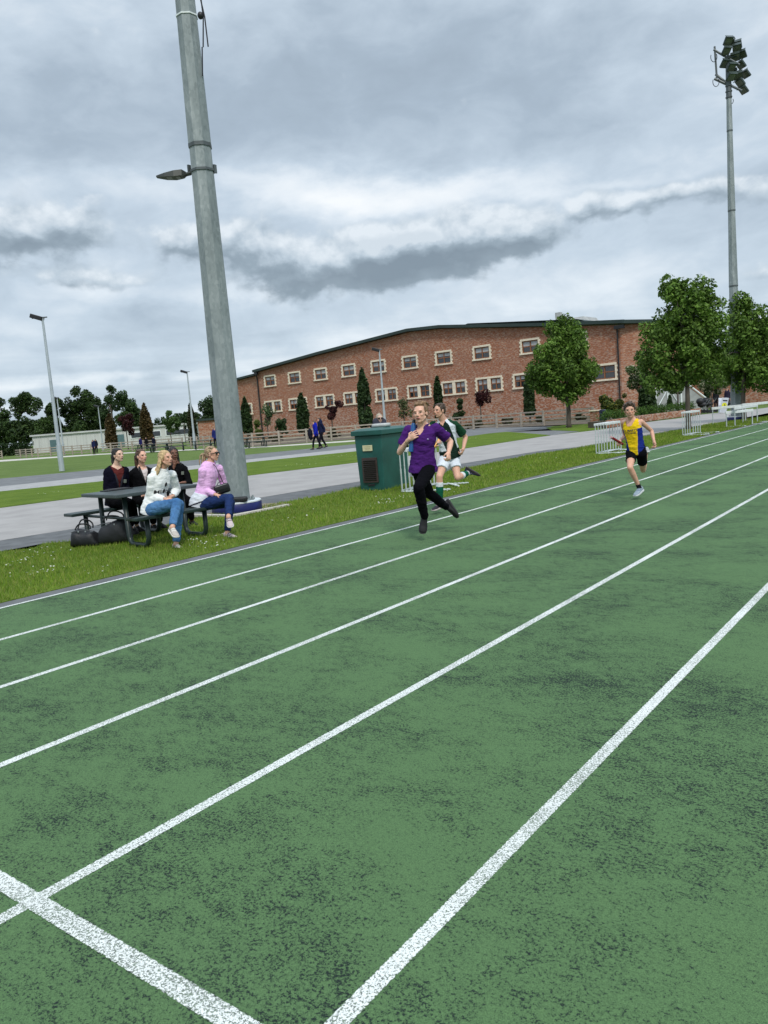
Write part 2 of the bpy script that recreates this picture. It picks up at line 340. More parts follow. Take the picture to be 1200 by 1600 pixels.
strip_sheet('main_path', ext(ap_far), ext(path_far), -.020, MPATH)
mid_far = gp([(0, 767.5), (158, 751.7), (389, 722), (557, 704.8), (640, 695), (713, 685), (760, 677.5), (791, 674.5), (815, 676), (860, 679.6)])
strip_sheet('middle_verge', ext([p for p in path_far[:8]], 14)[:-1], ext(mid_far)[:-1], -.004, MG)
lp_far = gp([(0, 760), (158, 743), (389, 717.5), (557, 699.5), (700, 679)])
strip_sheet('narrow_path', ext(mid_far[:6], 30)[:-1], ext(lp_far, 30)[:-1], -.008, mat('grey_path', (.33, .325, .32), .95, var=.15, vs=2))
rd_far = gp([(0, 747.5), (158, 733), (389, 710), (557, 693.5), (700, 674)])
strip_sheet('tarmac_path', ext(lp_far, 30)[:-1], ext(rd_far, 30)[:-1], -.012, MTAR2)
sheet('cross_path', gp([(700, 685), (700, 673), (760, 668), (860, 666), (932, 670), (1013, 658.7), (860, 679.6), (815, 676), (791, 674.5), (760, 677.5)]), -.016, MTAR2)
sheet('tree_lawn', gp([(853, 668), (880, 664.5), (931, 662.5), (948, 664), (935, 671), (905, 673.5), (862, 672)]), .0, MG)
fb_ = gp([(0, 721), (158, 710), (300, 703), (389, 700), (557, 689), (700, 674)])
kb_ = gp([(0, 718.5), (158, 708.5), (300, 701.5), (389, 698.5), (557, 687), (706, 672)])
strip_sheet('fence_side_path', ext(fb_, 30)[:-1], ext(kb_, 30)[:-1], -.027, MKERB)
bed = gp([(389, 697.5), (557, 685.5), (706, 671), (927, 661)])
sheet('planting_bed', [tuple(p) for p in bed]+[(-20, 68), (-76, 69)], -.0255, mat('bed_soil', (.11, .085, .06), .95, var=.3, vs=2))
# ---------------------------------------------------------------- grass blades and daisies on the near verge
def in_poly(P, poly):
    x, y = P[:, 0], P[:, 1]; c = np.zeros(len(P), bool); n = len(poly)
    for i in range(n):
        x1, y1 = poly[i][0], poly[i][1]; x2, y2 = poly[(i+1) % n][0], poly[(i+1) % n][1]
        if y1 == y2: continue
        cond = ((y1 > y) != (y2 > y)) & (x < (x2-x1)*(y-y1)/(y2-y1)+x1); c ^= cond
    return c
def soup(name, V, F, colr, m_, parent=None, org=(0, 0, 0)):
    """fast mesh: V (n,3), F (m,k) and a colour for every vertex"""
    me = bpy.data.meshes.new(name); n, m2, k = len(V), len(F), F.shape[1]
    me.vertices.add(n); me.vertices.foreach_set('co', (V-np.array(org)).astype(np.float32).ravel())
    me.loops.add(m2*k); me.loops.foreach_set('vertex_index', F.astype(np.int32).ravel())
    me.polygons.add(m2); me.polygons.foreach_set('loop_start', np.arange(0, m2*k, k, dtype=np.int32)); me.polygons.foreach_set('loop_total', np.full(m2, k, np.int32))
    me.update(calc_edges=True)
    a = me.color_attributes.new('col', 'FLOAT_COLOR', 'POINT'); a.data.foreach_set('color', np.c_[colr, np.ones(n)].astype(np.float32).ravel())
    me.materials.append(m_); o = bpy.data.objects.new(name, me); COL.objects.link(o); o.parent = parent; return o
MBLADE = attr_mat('grass_blade', rough=.7, spec=.2, transl=.35)
def blades(name, poly, bb, n, near_y, hmin, hmax, seed, cols):
    r = np.random.default_rng(seed); P = np.c_[r.uniform(bb[0], bb[1], n), bb[2]+(bb[3]-bb[2])*r.uniform(0, 1, n)**near_y]
    P = P[in_poly(P, poly)]; n = len(P); dist = np.hypot(P[:, 0], P[:, 1]); h = r.uniform(hmin, hmax, n)*(.75+.03*dist)
    patch = np.array([noise.noise((x*.8, y*.8, 0)) for x, y in P]); h *= 1+.5*patch
    wd = .0028*(dist/6); a = r.uniform(0, 6.28, n); ln = r.uniform(.0, .7, n)*h; la = r.uniform(0, 6.28, n)
    B = np.c_[P, np.full(n, VZ)]; s = np.c_[np.cos(a), np.sin(a), np.zeros(n)]*wd[:, None]
    top = B+np.c_[np.cos(la)*ln, np.sin(la)*ln, h]
    V = np.stack([B-s, B+s, top], 1).reshape(-1, 3); F = np.arange(3*n).reshape(-1, 3)
    cs = np.array(cols); c = cs[r.integers(0, len(cs), n)]*(1+.25*patch[:, None])*r.uniform(.8, 1.2, (n, 1))
    return tag(soup(name, V, F, np.repeat(c, 3, 0), MBLADE), 'short mown grass with dry tips on the verge', 'grass', kind='stuff')
gc = [(.14, .24, .02), (.19, .29, .03), (.24, .32, .05), (.11, .20, .02), (.28, .30, .08)]
blades('verge_grass_blades', verge_poly, (-13.8, -7.55, 3, 45), 150000, 1.9, .025, .05, 3, gc)
def daisies(name, poly, clusters, seed):
    r = np.random.default_rng(seed); V = []; F = []; C = []
    for (cx, cy, rr, n) in clusters:
        for _ in range(n):
            x, y = cx+r.normal()*rr, cy+r.normal()*rr
            if not in_poly(np.array([[x, y]]), poly)[0]: continue
            s = r.uniform(.008, .013); z = VZ+r.uniform(.035, .06); o = len(V)
            tx, ty = r.uniform(-.4, .4, 2)
            for k in range(6):
                a = k*math.pi/3; px, py = s*math.cos(a), s*math.sin(a); V.append((x+px, y+py, z+px*tx+py*ty))
            F += [(o, o+1, o+2), (o, o+2, o+3), (o, o+3, o+4), (o, o+4, o+5)]; C += [(.8, .8, .74)]*6
            o = len(V)
            for k in range(3):
                a = k*2.1; V.append((x+.004*math.cos(a), y+.004*math.sin(a), z+.004))
            F.append((o, o+1, o+2)); C += [(.7, .5, .08)]*3
    return tag(soup(name, np.array(V), np.array(F), np.array(C), MBLADE), 'small white daisies scattered through the verge grass', 'daisies', kind='stuff')
cl = []
for _ in range(26):
    q = RNG.uniform(0, 1); y = 3.6+q*q*22; cl.append((RNG.uniform(-11, -7.7), y, .5, RNG.integers(1, 5)))
for px, py, k in ((25, 885, 14), (60, 900, 12), (90, 895, 9), (75, 870, 8), (50, 866, 8), (150, 900, 8), (300, 850, 12), (330, 845, 12), (315, 855, 12), (590, 792, 18), (605, 785, 14), (630, 782, 10), (560, 812, 5), (430, 818, 6), (345, 860, 6)):
    g = G(px, py); cl.append((g.x, g.y, .13, k))
daisies('daisies', verge_poly, cl, 5)
mv_poly = strip([tuple(p) for p in path_far[:8]], [tuple(p) for p in mid_far])
cl = [(G(px, py).x, G(px, py).y, .35, k) for px, py, k in ((25, 765, 22), (85, 772, 14), (40, 764, 12), (480, 727, 20), (500, 718, 25), (555, 714, 20), (520, 715, 12), (815, 674, 8), (730, 688, 8))]
d2 = daisies('daisies', mv_poly, cl, 8); d2['label'] = 'small white daisies in the middle verge between the paths'
# ================================================================ brick sports hall
def brick_mat():
    m_, T, b = new_mat('mixed_red_brick'); co = T.node('ShaderNodeTexCoord').outputs['Object']
    v = T.node('ShaderNodeTexVoronoi'); v.feature = 'F1'; v.distance = 'CHEBYCHEV'; v.inputs['Randomness'].default_value = .75
    T.l.new(T.vscale(co, (5.5, 5.5, 13)), v.inputs['Vector']); v.inputs['Scale'].default_value = 1
    s = T.node('ShaderNodeSeparateColor'); T.l.new(v.outputs['Color'], s.inputs[0])
    patch = T.noise(co, .35, 4, .6)
    f = T.m('ADD', s.outputs[0], T.m('MULTIPLY', T.m('SUBTRACT', patch, .5), .35))
    c = T.ramp(f, [(0, (.27, .104, .056)), (.3, (.31, .120, .064)), (.55, (.34, .136, .074)), (.78, (.37, .160, .096)), (.95, (.46, .28, .19))])
    low = T.node('ShaderNodeSeparateXYZ'); T.l.new(co, low.inputs[0])
    pale = T.m('MULTIPLY', T.mapr(low.outputs[2], 1.0, 5.5, .34, .10), T.mapr(T.m('ADD', s.outputs[1], T.m('MULTIPLY', T.m('SUBTRACT', patch, .5), .5)), .66, .70))
    c = T.mix(T.m('MULTIPLY', pale, 2.2), c, (.48, .36, .30))
    dist = T.mapr(v.outputs['Distance'], .38, .5); c = T.mix(T.m('MULTIPLY', dist, .35), c, (.33, .25, .21))
    T.l.new(c, b.inputs['Base Color']); b.inputs['Roughness'].default_value = .9; b.inputs['Specular IOR Level'].default_value = .2
    bp = T.node('ShaderNodeBump'); bp.inputs['Strength'].default_value = .5; bp.inputs['Distance'].default_value = .02
    T.l.new(s.outputs[2], bp.inputs['Height']); T.l.new(bp.outputs[0], b.inputs['Normal']); return m_
MBR = brick_mat()
MSTONE = mat('cream_stone', (.78, .69, .54), .85, var=.12, vs=4); MWOODB = mat('brown_window_frame', (.24, .095, .040), .55, var=.2, vs=3)
MROOF = mat('dark_green_roof', (.022, .040, .036), .5, var=.2, vs=1); MDARK = mat('black_plastic', (.012, .012, .014), .45, var=.2, vs=5)
MGREYW = mat('weathered_timber', (.36, .315, .26), .9, var=.3, vs=2.5, stretch=(1, 1, 6)); MWHITE = mat('white_painted_metal', (.72, .76, .76), .45, var=.06, vs=6)
mg, Tg, bg_ = new_mat('window_glass'); bg_.inputs['Base Color'].default_value = (.02, .025, .03, 1); bg_.inputs['Roughness'].default_value = .04; bg_.inputs['Specular IOR Level'].default_value = .9
bpn = Tg.node('ShaderNodeBump'); bpn.inputs['Strength'].default_value = .15; bpn.inputs['Distance'].default_value = .05
Tg.l.new(Tg.noise(Tg.node('ShaderNodeTexCoord').outputs['Object'], .9, 2, .5), bpn.inputs['Height']); Tg.l.new(bpn.outputs[0], bg_.inputs['Normal']); MGLASS = mg
MBLIND = mat('pale_blind', (.42, .43, .44), .8, var=.2, vs=2)
S = Vector((.99951368, -.03118341, 0)); NB = Vector((-.03118341, -.99951368, 0)); A0 = Vector((-39.7706, 69.4346, 0))
def B(s, z, out=0): return A0+S*s+NB*out+Vector((0, 0, z))
RB = Matrix((S, -NB, Vector((0, 0, 1)))).transposed()
hall = thing('sports_hall', B(-9, 0), 'long red brick sports hall with shallow gable and cream window surrounds', 'building')
up_s = [-31.05, -26.7, -22.3, -17.87, -13.45, -9.05, -4.65, 0, 5.4, 10.2]
wins = [(s, 6.56, 1.72, 1.12) for s in up_s]
low_pairs = [(-30.9,), (-26.5,), (-22.0,), (-17.4,), (-12.6,), (-8.1,), (-3.6,), (.62,), (4.9,)]
for (c,) in low_pairs:
    wins += [(c-.78, 3.36, 1.18, 1.15), (c+.78, 3.36, 1.18, 1.15)]
wins.append((12.7, 3.35, 2.05, 1.2))
xs = sorted({-33.3, 14.3}|{w[0]-w[2]/2 for w in wins}|{w[0]+w[2]/2 for w in wins})
zs = sorted({0, 7.7}|{w[1] for w in wins}|{w[1]+w[3] for w in wins})
wall = MB()
def hole(x, z): return any(abs(x-w[0]) < w[2]/2 and w[1] < z < w[1]+w[3] for w in wins)
for i in range(len(xs)-1):
    for j in range(len(zs)-1):
        if hole((xs[i]+xs[i+1])/2, (zs[j]+zs[j+1])/2): continue
        wall.add([B(xs[i], zs[j]), B(xs[i+1], zs[j]), B(xs[i+1], zs[j+1]), B(xs[i], zs[j+1])], [(0, 1, 2, 3)])
for (c, z, w_, h) in wins:         # reveals
    a, b_ = c-w_/2, c+w_/2
    for q in (((a, z), (b_, z)), ((b_, z), (b_, z+h)), ((b_, z+h), (a, z+h)), ((a, z+h), (a, z))):
        wall.add([B(*q[0]), B(*q[1]), B(*q[1], -.2), B(*q[0], -.2)], [(0, 1, 2, 3)])
wall.add([B(-33.3, 7.7), B(14.3, 7.7), B(14.3, 7.95), B(7, 8.72), B(-4.67, 10.1), B(-8.8, 10.3), B(-22.15, 9.36), B(-33.3, 8.4)], [tuple(range(8))])
wall.add([B(-33.3, 0), B(-33.3, 8.4), B(-33.3, 8.4, -45), B(-33.3, 0, -45)], [(0, 1, 2, 3)])
wall.add([B(14.3, 0), B(14.3, 7.95), B(14.3+1.6, 7.9, -1.4), B(14.3+1.6, 0, -1.4)], [(0, 1, 2, 3)])
wall.add([B(15.9, 0, -1.4), B(15.9, 7.9, -1.4), B(16.2, 7.9, -12), B(16.2, 0, -12)], [(0, 1, 2, 3)])
wall.add([B(-37.6, 0, -.25), B(-33.3, 0, -.25), B(-33.3, 8.05, -.25), B(-37.6, 7.75, -.25)], [(0, 1, 2, 3)])
wall.add([B(-37.6, 0, -.25), B(-37.6, 7.75, -.25), B(-37.6, 7.75, -40), B(-37.6, 0, -40)], [(0, 1, 2, 3)])
wall.build('wall', MBR, hall)
roofl = [(-33.6, 8.42), (-22.15, 9.40), (-8.8, 10.34), (-4.67, 10.16), (7, 8.80), (14.9, 8.02)]
rf = MB()
for (s1, z1), (s2, z2) in zip(roofl[:-1], roofl[1:]):
    rf.add([B(s1, z1, .55), B(s2, z2, .55), B(s2, z2, -46), B(s1, z1, -46), B(s1, z1+.30, .55), B(s2, z2+.30, .55), B(s2, z2+.30, -46), B(s1, z1+.30, -46)],
           [(0, 3, 2, 1), (4, 5, 6, 7), (0, 1, 5, 4), (2, 3, 7, 6), (1, 2, 6, 5), (3, 0, 4, 7)])
rf.add([B(14.9, 8.0, .55), B(16.6, 7.9, -1.6), B(16.8, 7.9, -12), B(14.9, 8.0, -12), B(14.9, 8.3, .55), B(16.6, 8.2, -1.6), B(16.8, 8.2, -12), B(14.9, 8.3, -12)], [(0, 3, 2, 1), (4, 5, 6, 7), (0, 1, 5, 4), (1, 2, 6, 5), (2, 3, 7, 6)])
rf.add([B(-38, 7.76, .2), B(-33.62, 8.08, .2), B(-33.62, 8.08, -40), B(-38, 7.76, -40), B(-38, 8.0, .2), B(-33.62, 8.32, .2), B(-33.62, 8.32, -40), B(-38, 8.0, -40)], [(0, 3, 2, 1), (4, 5, 6, 7), (0, 1, 5, 4), (2, 3, 7, 6), (1, 2, 6, 5), (3, 0, 4, 7)])
roof = rf.build('roof', MROOF, hall)
rm = MB(); rm.add([B(-6.0, 10.3, -4), B(-4.0, 10.72, -4), B(8.5, 9.45, -4), B(10, 8.9, -4), B(-6.0, 10.3, -30), B(-4.0, 10.72, -30), B(8.5, 9.45, -30), B(10, 8.9, -30), B(0, 8.5, -6), B(0, 8.5, -30)], [(0, 8, 3, 2, 1), (0, 1, 5, 4), (1, 2, 6, 5), (2, 3, 7, 6), (4, 5, 6, 7, 9)])
rm.build('roof_monitor', MROOF, roof)
cow = MB(); c0 = B(5.0, 9.45, -7)
cow.add([c0+S*x+NB*y+Vector((0, 0, z)) for (x, y, z) in ((-1.9, 1, -.3), (3.4, 1, -.3), (3.0, .6, .45), (-1.6, .6, .45), (-1.9, -3, -.3), (3.4, -3, -.3), (3.0, -2.6, .45), (-1.6, -2.6, .45))], [(0, 1, 2, 3), (4, 7, 6, 5), (3, 2, 6, 7), (0, 3, 7, 4), (1, 5, 6, 2)])
cow.box(c0+Vector((.1, 0, .85)), (.55, .55, .8), RB)
cow.build('roof_cowl', mat('pale_grey_sheet', (.42, .43, .42), .6, var=.2, vs=2), roof)
def window(s, z, w_, h, off=0, panes=2):
    fr = MB(); t = .09; o_ = -.09+off
    fr.box(B(s, z+t/2, o_), (w_-.01, .07, t), RB); fr.box(B(s, z+h-t/2, o_), (w_-.01, .07, t), RB)
    for sg in (-1, 1): fr.box(B(s+sg*(w_/2-t/2-.005), z+h/2, o_), (t, .07, h-2*t), RB)
    fr.box(B(s, z+h/2, o_+.004), (.11, .07, h-2*t), RB)
    for sg in (-1, 1): fr.box(B(s+sg*w_/4, z+h*.52, o_+.002), (w_/2-.15, .06, .09), RB)
    f = fr.build('window', MWOODB, hall)
    pn = MB(); pn.box(B(s, z+h/2, o_-.03), (w_-.08, .02, h-.08), RB); pn.build('pane', MGLASS, f)
    if random.random() < .6:
        bl = MB(); hh = random.choice((.3, .45, .5))*h; bl.box(B(s, z+h-hh/2-.05, o_-.012), (w_-.12, .01, hh), RB); bl.build('blind', MBLIND, f)
    return f
def surround(s, z, w_, h, cut=0):
    m_ = MB(); t = .20
    m_.bbox(B(s, z-.085, .05), (w_+.56, .17, .16), .015, RB); m_.bbox(B(s, z+h+.095, .025), (w_+.34, .1, .19), .015, RB)
    nb = 6
    for sg in (-1, 1):
        for k in range(nb):
            ww = t+(.07 if k % 2 else -.02); m_.bbox(B(s+sg*(w_/2+ww/2), z+(k+.5)*h/nb, .022+.004*(k % 2)), (ww, .09, h/nb-.004), .008, RB)
    return m_.build('window_surround', MSTONE, hall)
for s in up_s: window(s, 6.56, 1.72, 1.12); surround(s, 6.56, 1.72, 1.12)
for (c,) in low_pairs:
    window(c-.78, 3.36, 1.18, 1.15); window(c+.78, 3.36, 1.18, 1.15); surround(c, 3.36, 2.74, 1.15)
    mu = MB(); mu.bbox(B(c, 3.935, .02), (.38, .08, 1.15), .01, RB); mu.build('window_mullion', MSTONE, hall)
window(12.7, 3.35, 2.05, 1.2); surround(12.7, 3.35, 2.05, 1.2)
lw = MB(); 
window(-35.6, 3.36, 1.18, 1.15, -.13); surround(-35.6, 3.36, 1.18, 1.15)
dp = MB(); dp.tube([B(-33.1, 8.3, .35), B(-33.1, 8.0, .35), B(-33.25, 7.5, .12), B(-33.25, 0, .12)], .09, 8)
dp.box(B(-33.1, 8.25, .35), (.5, .3, .3), RB); dp.build('drainpipe', MDARK, hall)
dp = MB(); dp.tube([B(14.1, 7.8, .2), B(14.1, 7.4, .1), B(14.1, 0, .1)], .07, 8); dp.build('drainpipe', MDARK, hall)
dp = MB(); dp.box(B(14.4, 7.75, .35), (.9, .25, .3), RB); dp.build('soffit_box', MDARK, hall)
# ---- lower brick wing seen under the trees on the right
wing = thing('brick_wing', (-17, 92, 0), 'low red brick wing with a porch seen beneath the leafy trees at right', 'building')
wm = MB(); p1, p2 = G(1003, 640), G(1320, 600)
def Wp(px, depth=None): d = ray(px, 625); return Vector((CAMP.x+d.x*80/ d.dot(FW), CAMP.y+d.y*80, 0))
WA, WB = Vector((-28.5, 79, 0)), Vector((-2, 78, 0)); WD = (WB-WA).normalized(); WN = Vector((WD.y, -WD.x, 0)); RW = Matrix((WD, -WN, Vector((0, 0, 1)))).transposed()
def W(a, z, out=0): return WA+WD*a+WN*out+Vector((0, 0, z))
wm.box(W(13, 2.1, -4), (27, 8, 4.2), RW); wm.build('wall', MBR, wing)
wr = MB(); wr.add([W(-1, 4.2, .4), W(27.5, 4.2, .4), W(27.5, 6.0, -4), W(-1, 6.0, -4), W(27.5, 4.2, -8.4), W(-1, 4.2, -8.4)], [(0, 1, 2, 3), (3, 2, 4, 5), (0, 3, 5), (1, 4, 2)])
wr.build('roof', mat('grey_slate', (.10, .11, .12), .6, var=.3, vs=3), wing)
po = MB(); po.box(W(19.4, 1.35, .02), (2.0, .2, 2.7), RW); po.build('door_recess', MDARK, wing)
po = MB(); po.bbox(W(19.4, 2.95, .25), (3.0, .7, .5), .02, RW)
for a in (17.8, 18.3, 20.8, 21.3): po.bbox(W(a, 1.35, .25), (.18, .2, 2.7), .02, RW)
po.build('porch', mat('sand_stone', (.48, .38, .27), .85, var=.2, vs=3), wing)
# ---------------------------------------------------------------- low white cabins far left with small brick block beside
def far_box(name, label, px0, px1, depth, h, dp_, m_, roofm, over=.3):
    a = D(px0, 690, depth); b = D(px1, 672, depth); a.z = b.z = 0; d = (b-a).normalized(); L_ = (b-a).length; n = Vector((-d.y, d.x, 0))
    Rm = Matrix((d, n, Vector((0, 0, 1)))).transposed(); t = thing(name, (a+b)/2, label, 'building')
    m1 = MB(); m1.box((a+b)/2+n*dp_/2+Vector((0, 0, h/2)), (L_, dp_, h), Rm); m1.build('wall', m_, t)
    m2 = MB(); m2.box((a+b)/2+n*dp_/2+Vector((0, 0, h+.12)), (L_+over*2, dp_+over*2, .28), Rm); m2.build('roof', roofm, t)
    return t, a, d, n, Rm, L_
MCAB = mat('off_white_cladding', (.55, .56, .54), .7, var=.1, vs=.6, stretch=(8, 8, .3)); MCABR = mat('pale_roof_edge', (.50, .51, .50), .6, var=.15, vs=.5)
cab, ca, cd, cn, cR, cL = far_box('portable_cabin', 'long single storey white portable cabin behind the far timber fence', 51, 300, 138, 3.0, 8, MCAB, MCABR)
for k, f in enumerate((.13, .55, .66, .76, .88, .95)):
    q = ca+cd*cL*f
    if k < 2:
        m1 = MB(); m1.box(q-cn*.03+Vector((0, 0, 1.1)), (1.3, .12, 2.1), cR); m1.build('door', mat('dull_teal', (.09, .16, .17), .5), cab)
    else:
        m1 = MB(); m1.box(q-cn*.03+Vector((0, 0, 1.8)), (2.6, .12, 1.1), cR); wq = m1.build('window', MWHITE, cab)
        m1 = MB(); m1.box(q-cn*.07+Vector((0, 0, 1.8)), (2.3, .08, .85), cR); m1.build('pane', MGLASS, wq)
for f in np.linspace(.04, .98, 17):
    m1 = MB(); m1.box(ca+cd*cL*f-cn*.012+Vector((0, 0, 1.4)), (.12, .06, 2.75), cR); m1.build('panel_joint', MCABR, cab)
blk, *_ = far_box('brick_outbuilding', 'small plain brick outbuilding behind the fence left of the tall mast', 312, 345, 115, 3.1, 6, MBR, MROOF)
# ---------------------------------------------------------------- field fences: weathered post and rail
def fence(label, pts, h=1.05, gap=2.1, rails=4, m_=None):
    t = thing('timber_fence', (pts[0][0], pts[0][1], 0), label, 'fence'); r = MB()
    m_ = m_ or MGREYW
    for (a, b) in zip(pts[:-1], pts[1:]):
        a = Vector((a[0], a[1], 0)); b = Vector((b[0], b[1], 0)); d = (b-a); L_ = d.length; d.normalize(); n = Vector((-d.y, d.x, 0))
        Rm = Matrix((d, n, Vector((0, 0, 1)))).transposed(); k = max(1, round(L_/gap))
        for i in range(k):
            q = a+d*L_*i/k; pm = MB(); pm.bbox(q+Vector((0, 0, h/2+.03)), (.13, .13, h+.06), .015, Rm); pm.build('post', m_, t)
        for j in range(rails):
            z = .22+(h-.25)*j/(rails-1); dz = random.uniform(-.012, .012)
            r.box((a+b)/2-n*.085+Vector((0, 0, z+dz)), (L_+.02, .035, .10), Rm)
    r.build('rails', m_, t); return t
f1 = [tuple(G(*q)[:2]) for q in ((927, 662), (815, 667), (706, 673), (630, 679.5), (557, 686))]
fence('weathered post and rail fence between the path and the brick hall planting', f1)
f2 = [tuple(G(*q)[:2]) for q in ((557, 686), (480, 692), (395, 698), (340, 699.5), (290, 700.5))]
fence('four rail timber fence running behind the walking pair towards the mast', f2)
f3 = [tuple(G(*q)[:2]) for q in ((286, 700.8), (225, 704.5), (158, 708.5))]
fence('timber fence behind the heads of the seated women', f3)
f4 = [tuple(G(*q)[:2]) for q in ((143, 709), (100, 711.5), (60, 714.5), (24, 716))]
fence('pale timber fence in front of the white cabin by the thin lamp post', f4)
f5 = [tuple(G(*q)[:2]) for q in ((4, 717), (-60, 722))]
fence('short run of timber fence at the far left edge', f5)
# ================================================================ poles
def galv():
    m_, T, b = new_mat('galvanised_steel'); co = T.node('ShaderNodeTexCoord').outputs['Object']
    v = T.node('ShaderNodeTexVoronoi'); T.l.new(T.vscale(co, (1, 1, .55)), v.inputs['Vector']); v.inputs['Scale'].default_value = 26
    s = T.node('ShaderNodeSeparateColor'); T.l.new(v.outputs['Color'], s.inputs[0]); n = T.noise(T.vscale(co, (1, 1, .3)), 3, 6, .65, .5)
    f = T.m('ADD', T.m('MULTIPLY', s.outputs[0], .14), T.m('MULTIPLY', n, .86))
    c = T.ramp(f, [(.3, (.17, .20, .205)), (.5, (.25, .285, .29)), (.62, (.31, .345, .35)), (.75, (.44, .47, .47))])
    T.l.new(c, b.inputs['Base Color']); b.inputs['Roughness'].default_value = .62; b.inputs['Metallic'].default_value = .25; return m_
MGALV = galv(); MGALVD = mat('dark_galvanised', (.10, .115, .12), .5, .3, var=.25, vs=8)
MPALEM = mat('pale_post_paint', (.42, .47, .50), .5, .2, var=.1, vs=3)
def mast_shaft(mb, base, z0, z1, r0_, r1_, a0=.2, n=8):
    r = []
    for z, q in ((z0, r0_), (z1, r1_)):
        r.append([Vector((base[0]+q*math.cos(a0+k*2*math.pi/n), base[1]+q*math.sin(a0+k*2*math.pi/n), z)) for k in range(n)])
    mb.loft(r)
MBLUE = mat('navy_rubber', (.008, .014, .11), .5, var=.3, vs=5); MWTOP = mat('chalky_white_top', (.62, .66, .68), .7, var=.12, vs=4)
def mast(base, label, a0, H=17.2, near=True):
    t = thing('floodlight_mast', base, label, 'mast', 'tall floodlight masts beside the track')
    def rad(z): return .268-.0100*z
    cuts = [.0, 8.15, 9.0, 12.6, 15.6, H-1]
    zprev = .0
    for i, z in enumerate((6.42, 9.9, 13.5, H-1.1)):
        mb = MB(); mast_shaft(mb, base, zprev, z, rad(zprev), rad(z)-.012, a0); mb.build('shaft', MGALV, t); zprev = z-.01
    mb = MB()
    for z in (6.42, 9.9, 13.5): mast_shaft(mb, base, z-.05, z+.012, rad(z)+.004, rad(z)+.004, a0)
    mb.build('joint_collar', MGALVD, t)
    pb = MB(); pb.tube([(base[0], base[1], z) for z in (0, .02, .17, .19)], [.44, .455, .455, .44], 40); pb.build('base_pad', MBLUE, t, True, auto=40)
    pb = MB(); pb.tube([(base[0], base[1], z) for z in (.185, .205, .212)], [.45, .45, .44], 40); pb.build('pad_lid', MWTOP, t, True, auto=40)
    pb = MB(); mast_shaft(pb, base, .205, .235, .36, .36, a0)
    for k in range(8):
        a = a0+k*math.pi/4; pb.tube([(base[0]+.32*math.cos(a), base[1]+.32*math.sin(a), z) for z in (.21, .28)], .018, 6)
    pb.build('flange', MGALV, t)
    return t, rad
nb = G(371, 800); nb.z = 0
m1, rad1 = mast(nb, 'near galvanised octagonal floodlight mast rising behind the seated women', .35)
# lamp bracket and area light part way up the near mast
def at_h(z): return Vector((nb.x, nb.y, z))
Lr = Vector((RT.x, RT.y, 0)).normalized(); Fr = Vector((FW.x, FW.y, 0)).normalized()
cz = 5.99
br = MB(); mast_shaft(br, nb, cz-.025, cz+.015, rad1(cz)+.008, rad1(cz)+.008, .35)
br.box(at_h(cz-.0)-Lr*(rad1(cz)+.02)+Vector((0, 0, .04)), (.03, .06, .16)); br.box(at_h(cz)+Lr*(rad1(cz)+.01)+Vector((0, 0, .02)), (.03, .06, .14)); bk = br.build('clamp_band', MGALVD, m1)
le = MB(); o = at_h(cz-.02)-Lr*(rad1(cz)+.02)
def lp(x, y, z): return o-Lr*x+Fr*y+Vector((0, 0, z))
le.tube([lp(-.02, 0, 0), lp(.12, 0, -.02)], .035, 8)
prof = [(.06, .04, -.03, .025), (.12, .10, -.048, .055), (.26, .12, -.06, .045), (.42, .11, -.048, .02), (.58, .04, -.026, .0)]
rings = [[lp(x, -w_, lo), lp(x, w_, lo), lp(x, w_*.8, hi), lp(x, -w_*.8, hi)] for (x, w_, lo, hi) in prof]
le.loft(rings); ln = le.build('area_light', mat('olive_grey_casting', (.035, .040, .034), .5, .2, var=.2, vs=4), m1)
lg = MB(); lg.add([lp(.16, -.08, -.060), lp(.16, .08, -.060), lp(.4, .08, -.054), lp(.4, -.08, -.054)], [(0, 3, 2, 1)]); lg.build('lens', mat('dull_lens', (.05, .05, .05), .2), ln)
cb = MB(); zz = np.linspace(7.95, 15, 16)
for k in range(2):
    cb.tube([at_h(z)+Lr*(rad1(z)+.05+.07*math.sin((z-7.9)*2.2+k)+k*.03)-Fr*(.12) for z in zz], .012, 6)
cb.tube([at_h(7.95)+Lr*(rad1(8)+.04)-Fr*.12, at_h(7.5)+Lr*(rad1(7.5)-.01)-Fr*.1], .012, 6)
cb.build('cable', MDARK, m1)
zb = 8.5; cc_ = MB(); mast_shaft(cc_, nb, zb-.012, zb+.012, rad1(zb)+.006, rad1(zb)+.006, .35); cc_.build('white_strap', MWHITE, m1)
ck = MB(); ck.ell(at_h(zb-.05)+Lr*(rad1(zb)+.07)-Fr*.12, (.05, .05, .06)); ck.build('cable_clip', MDARK, m1)
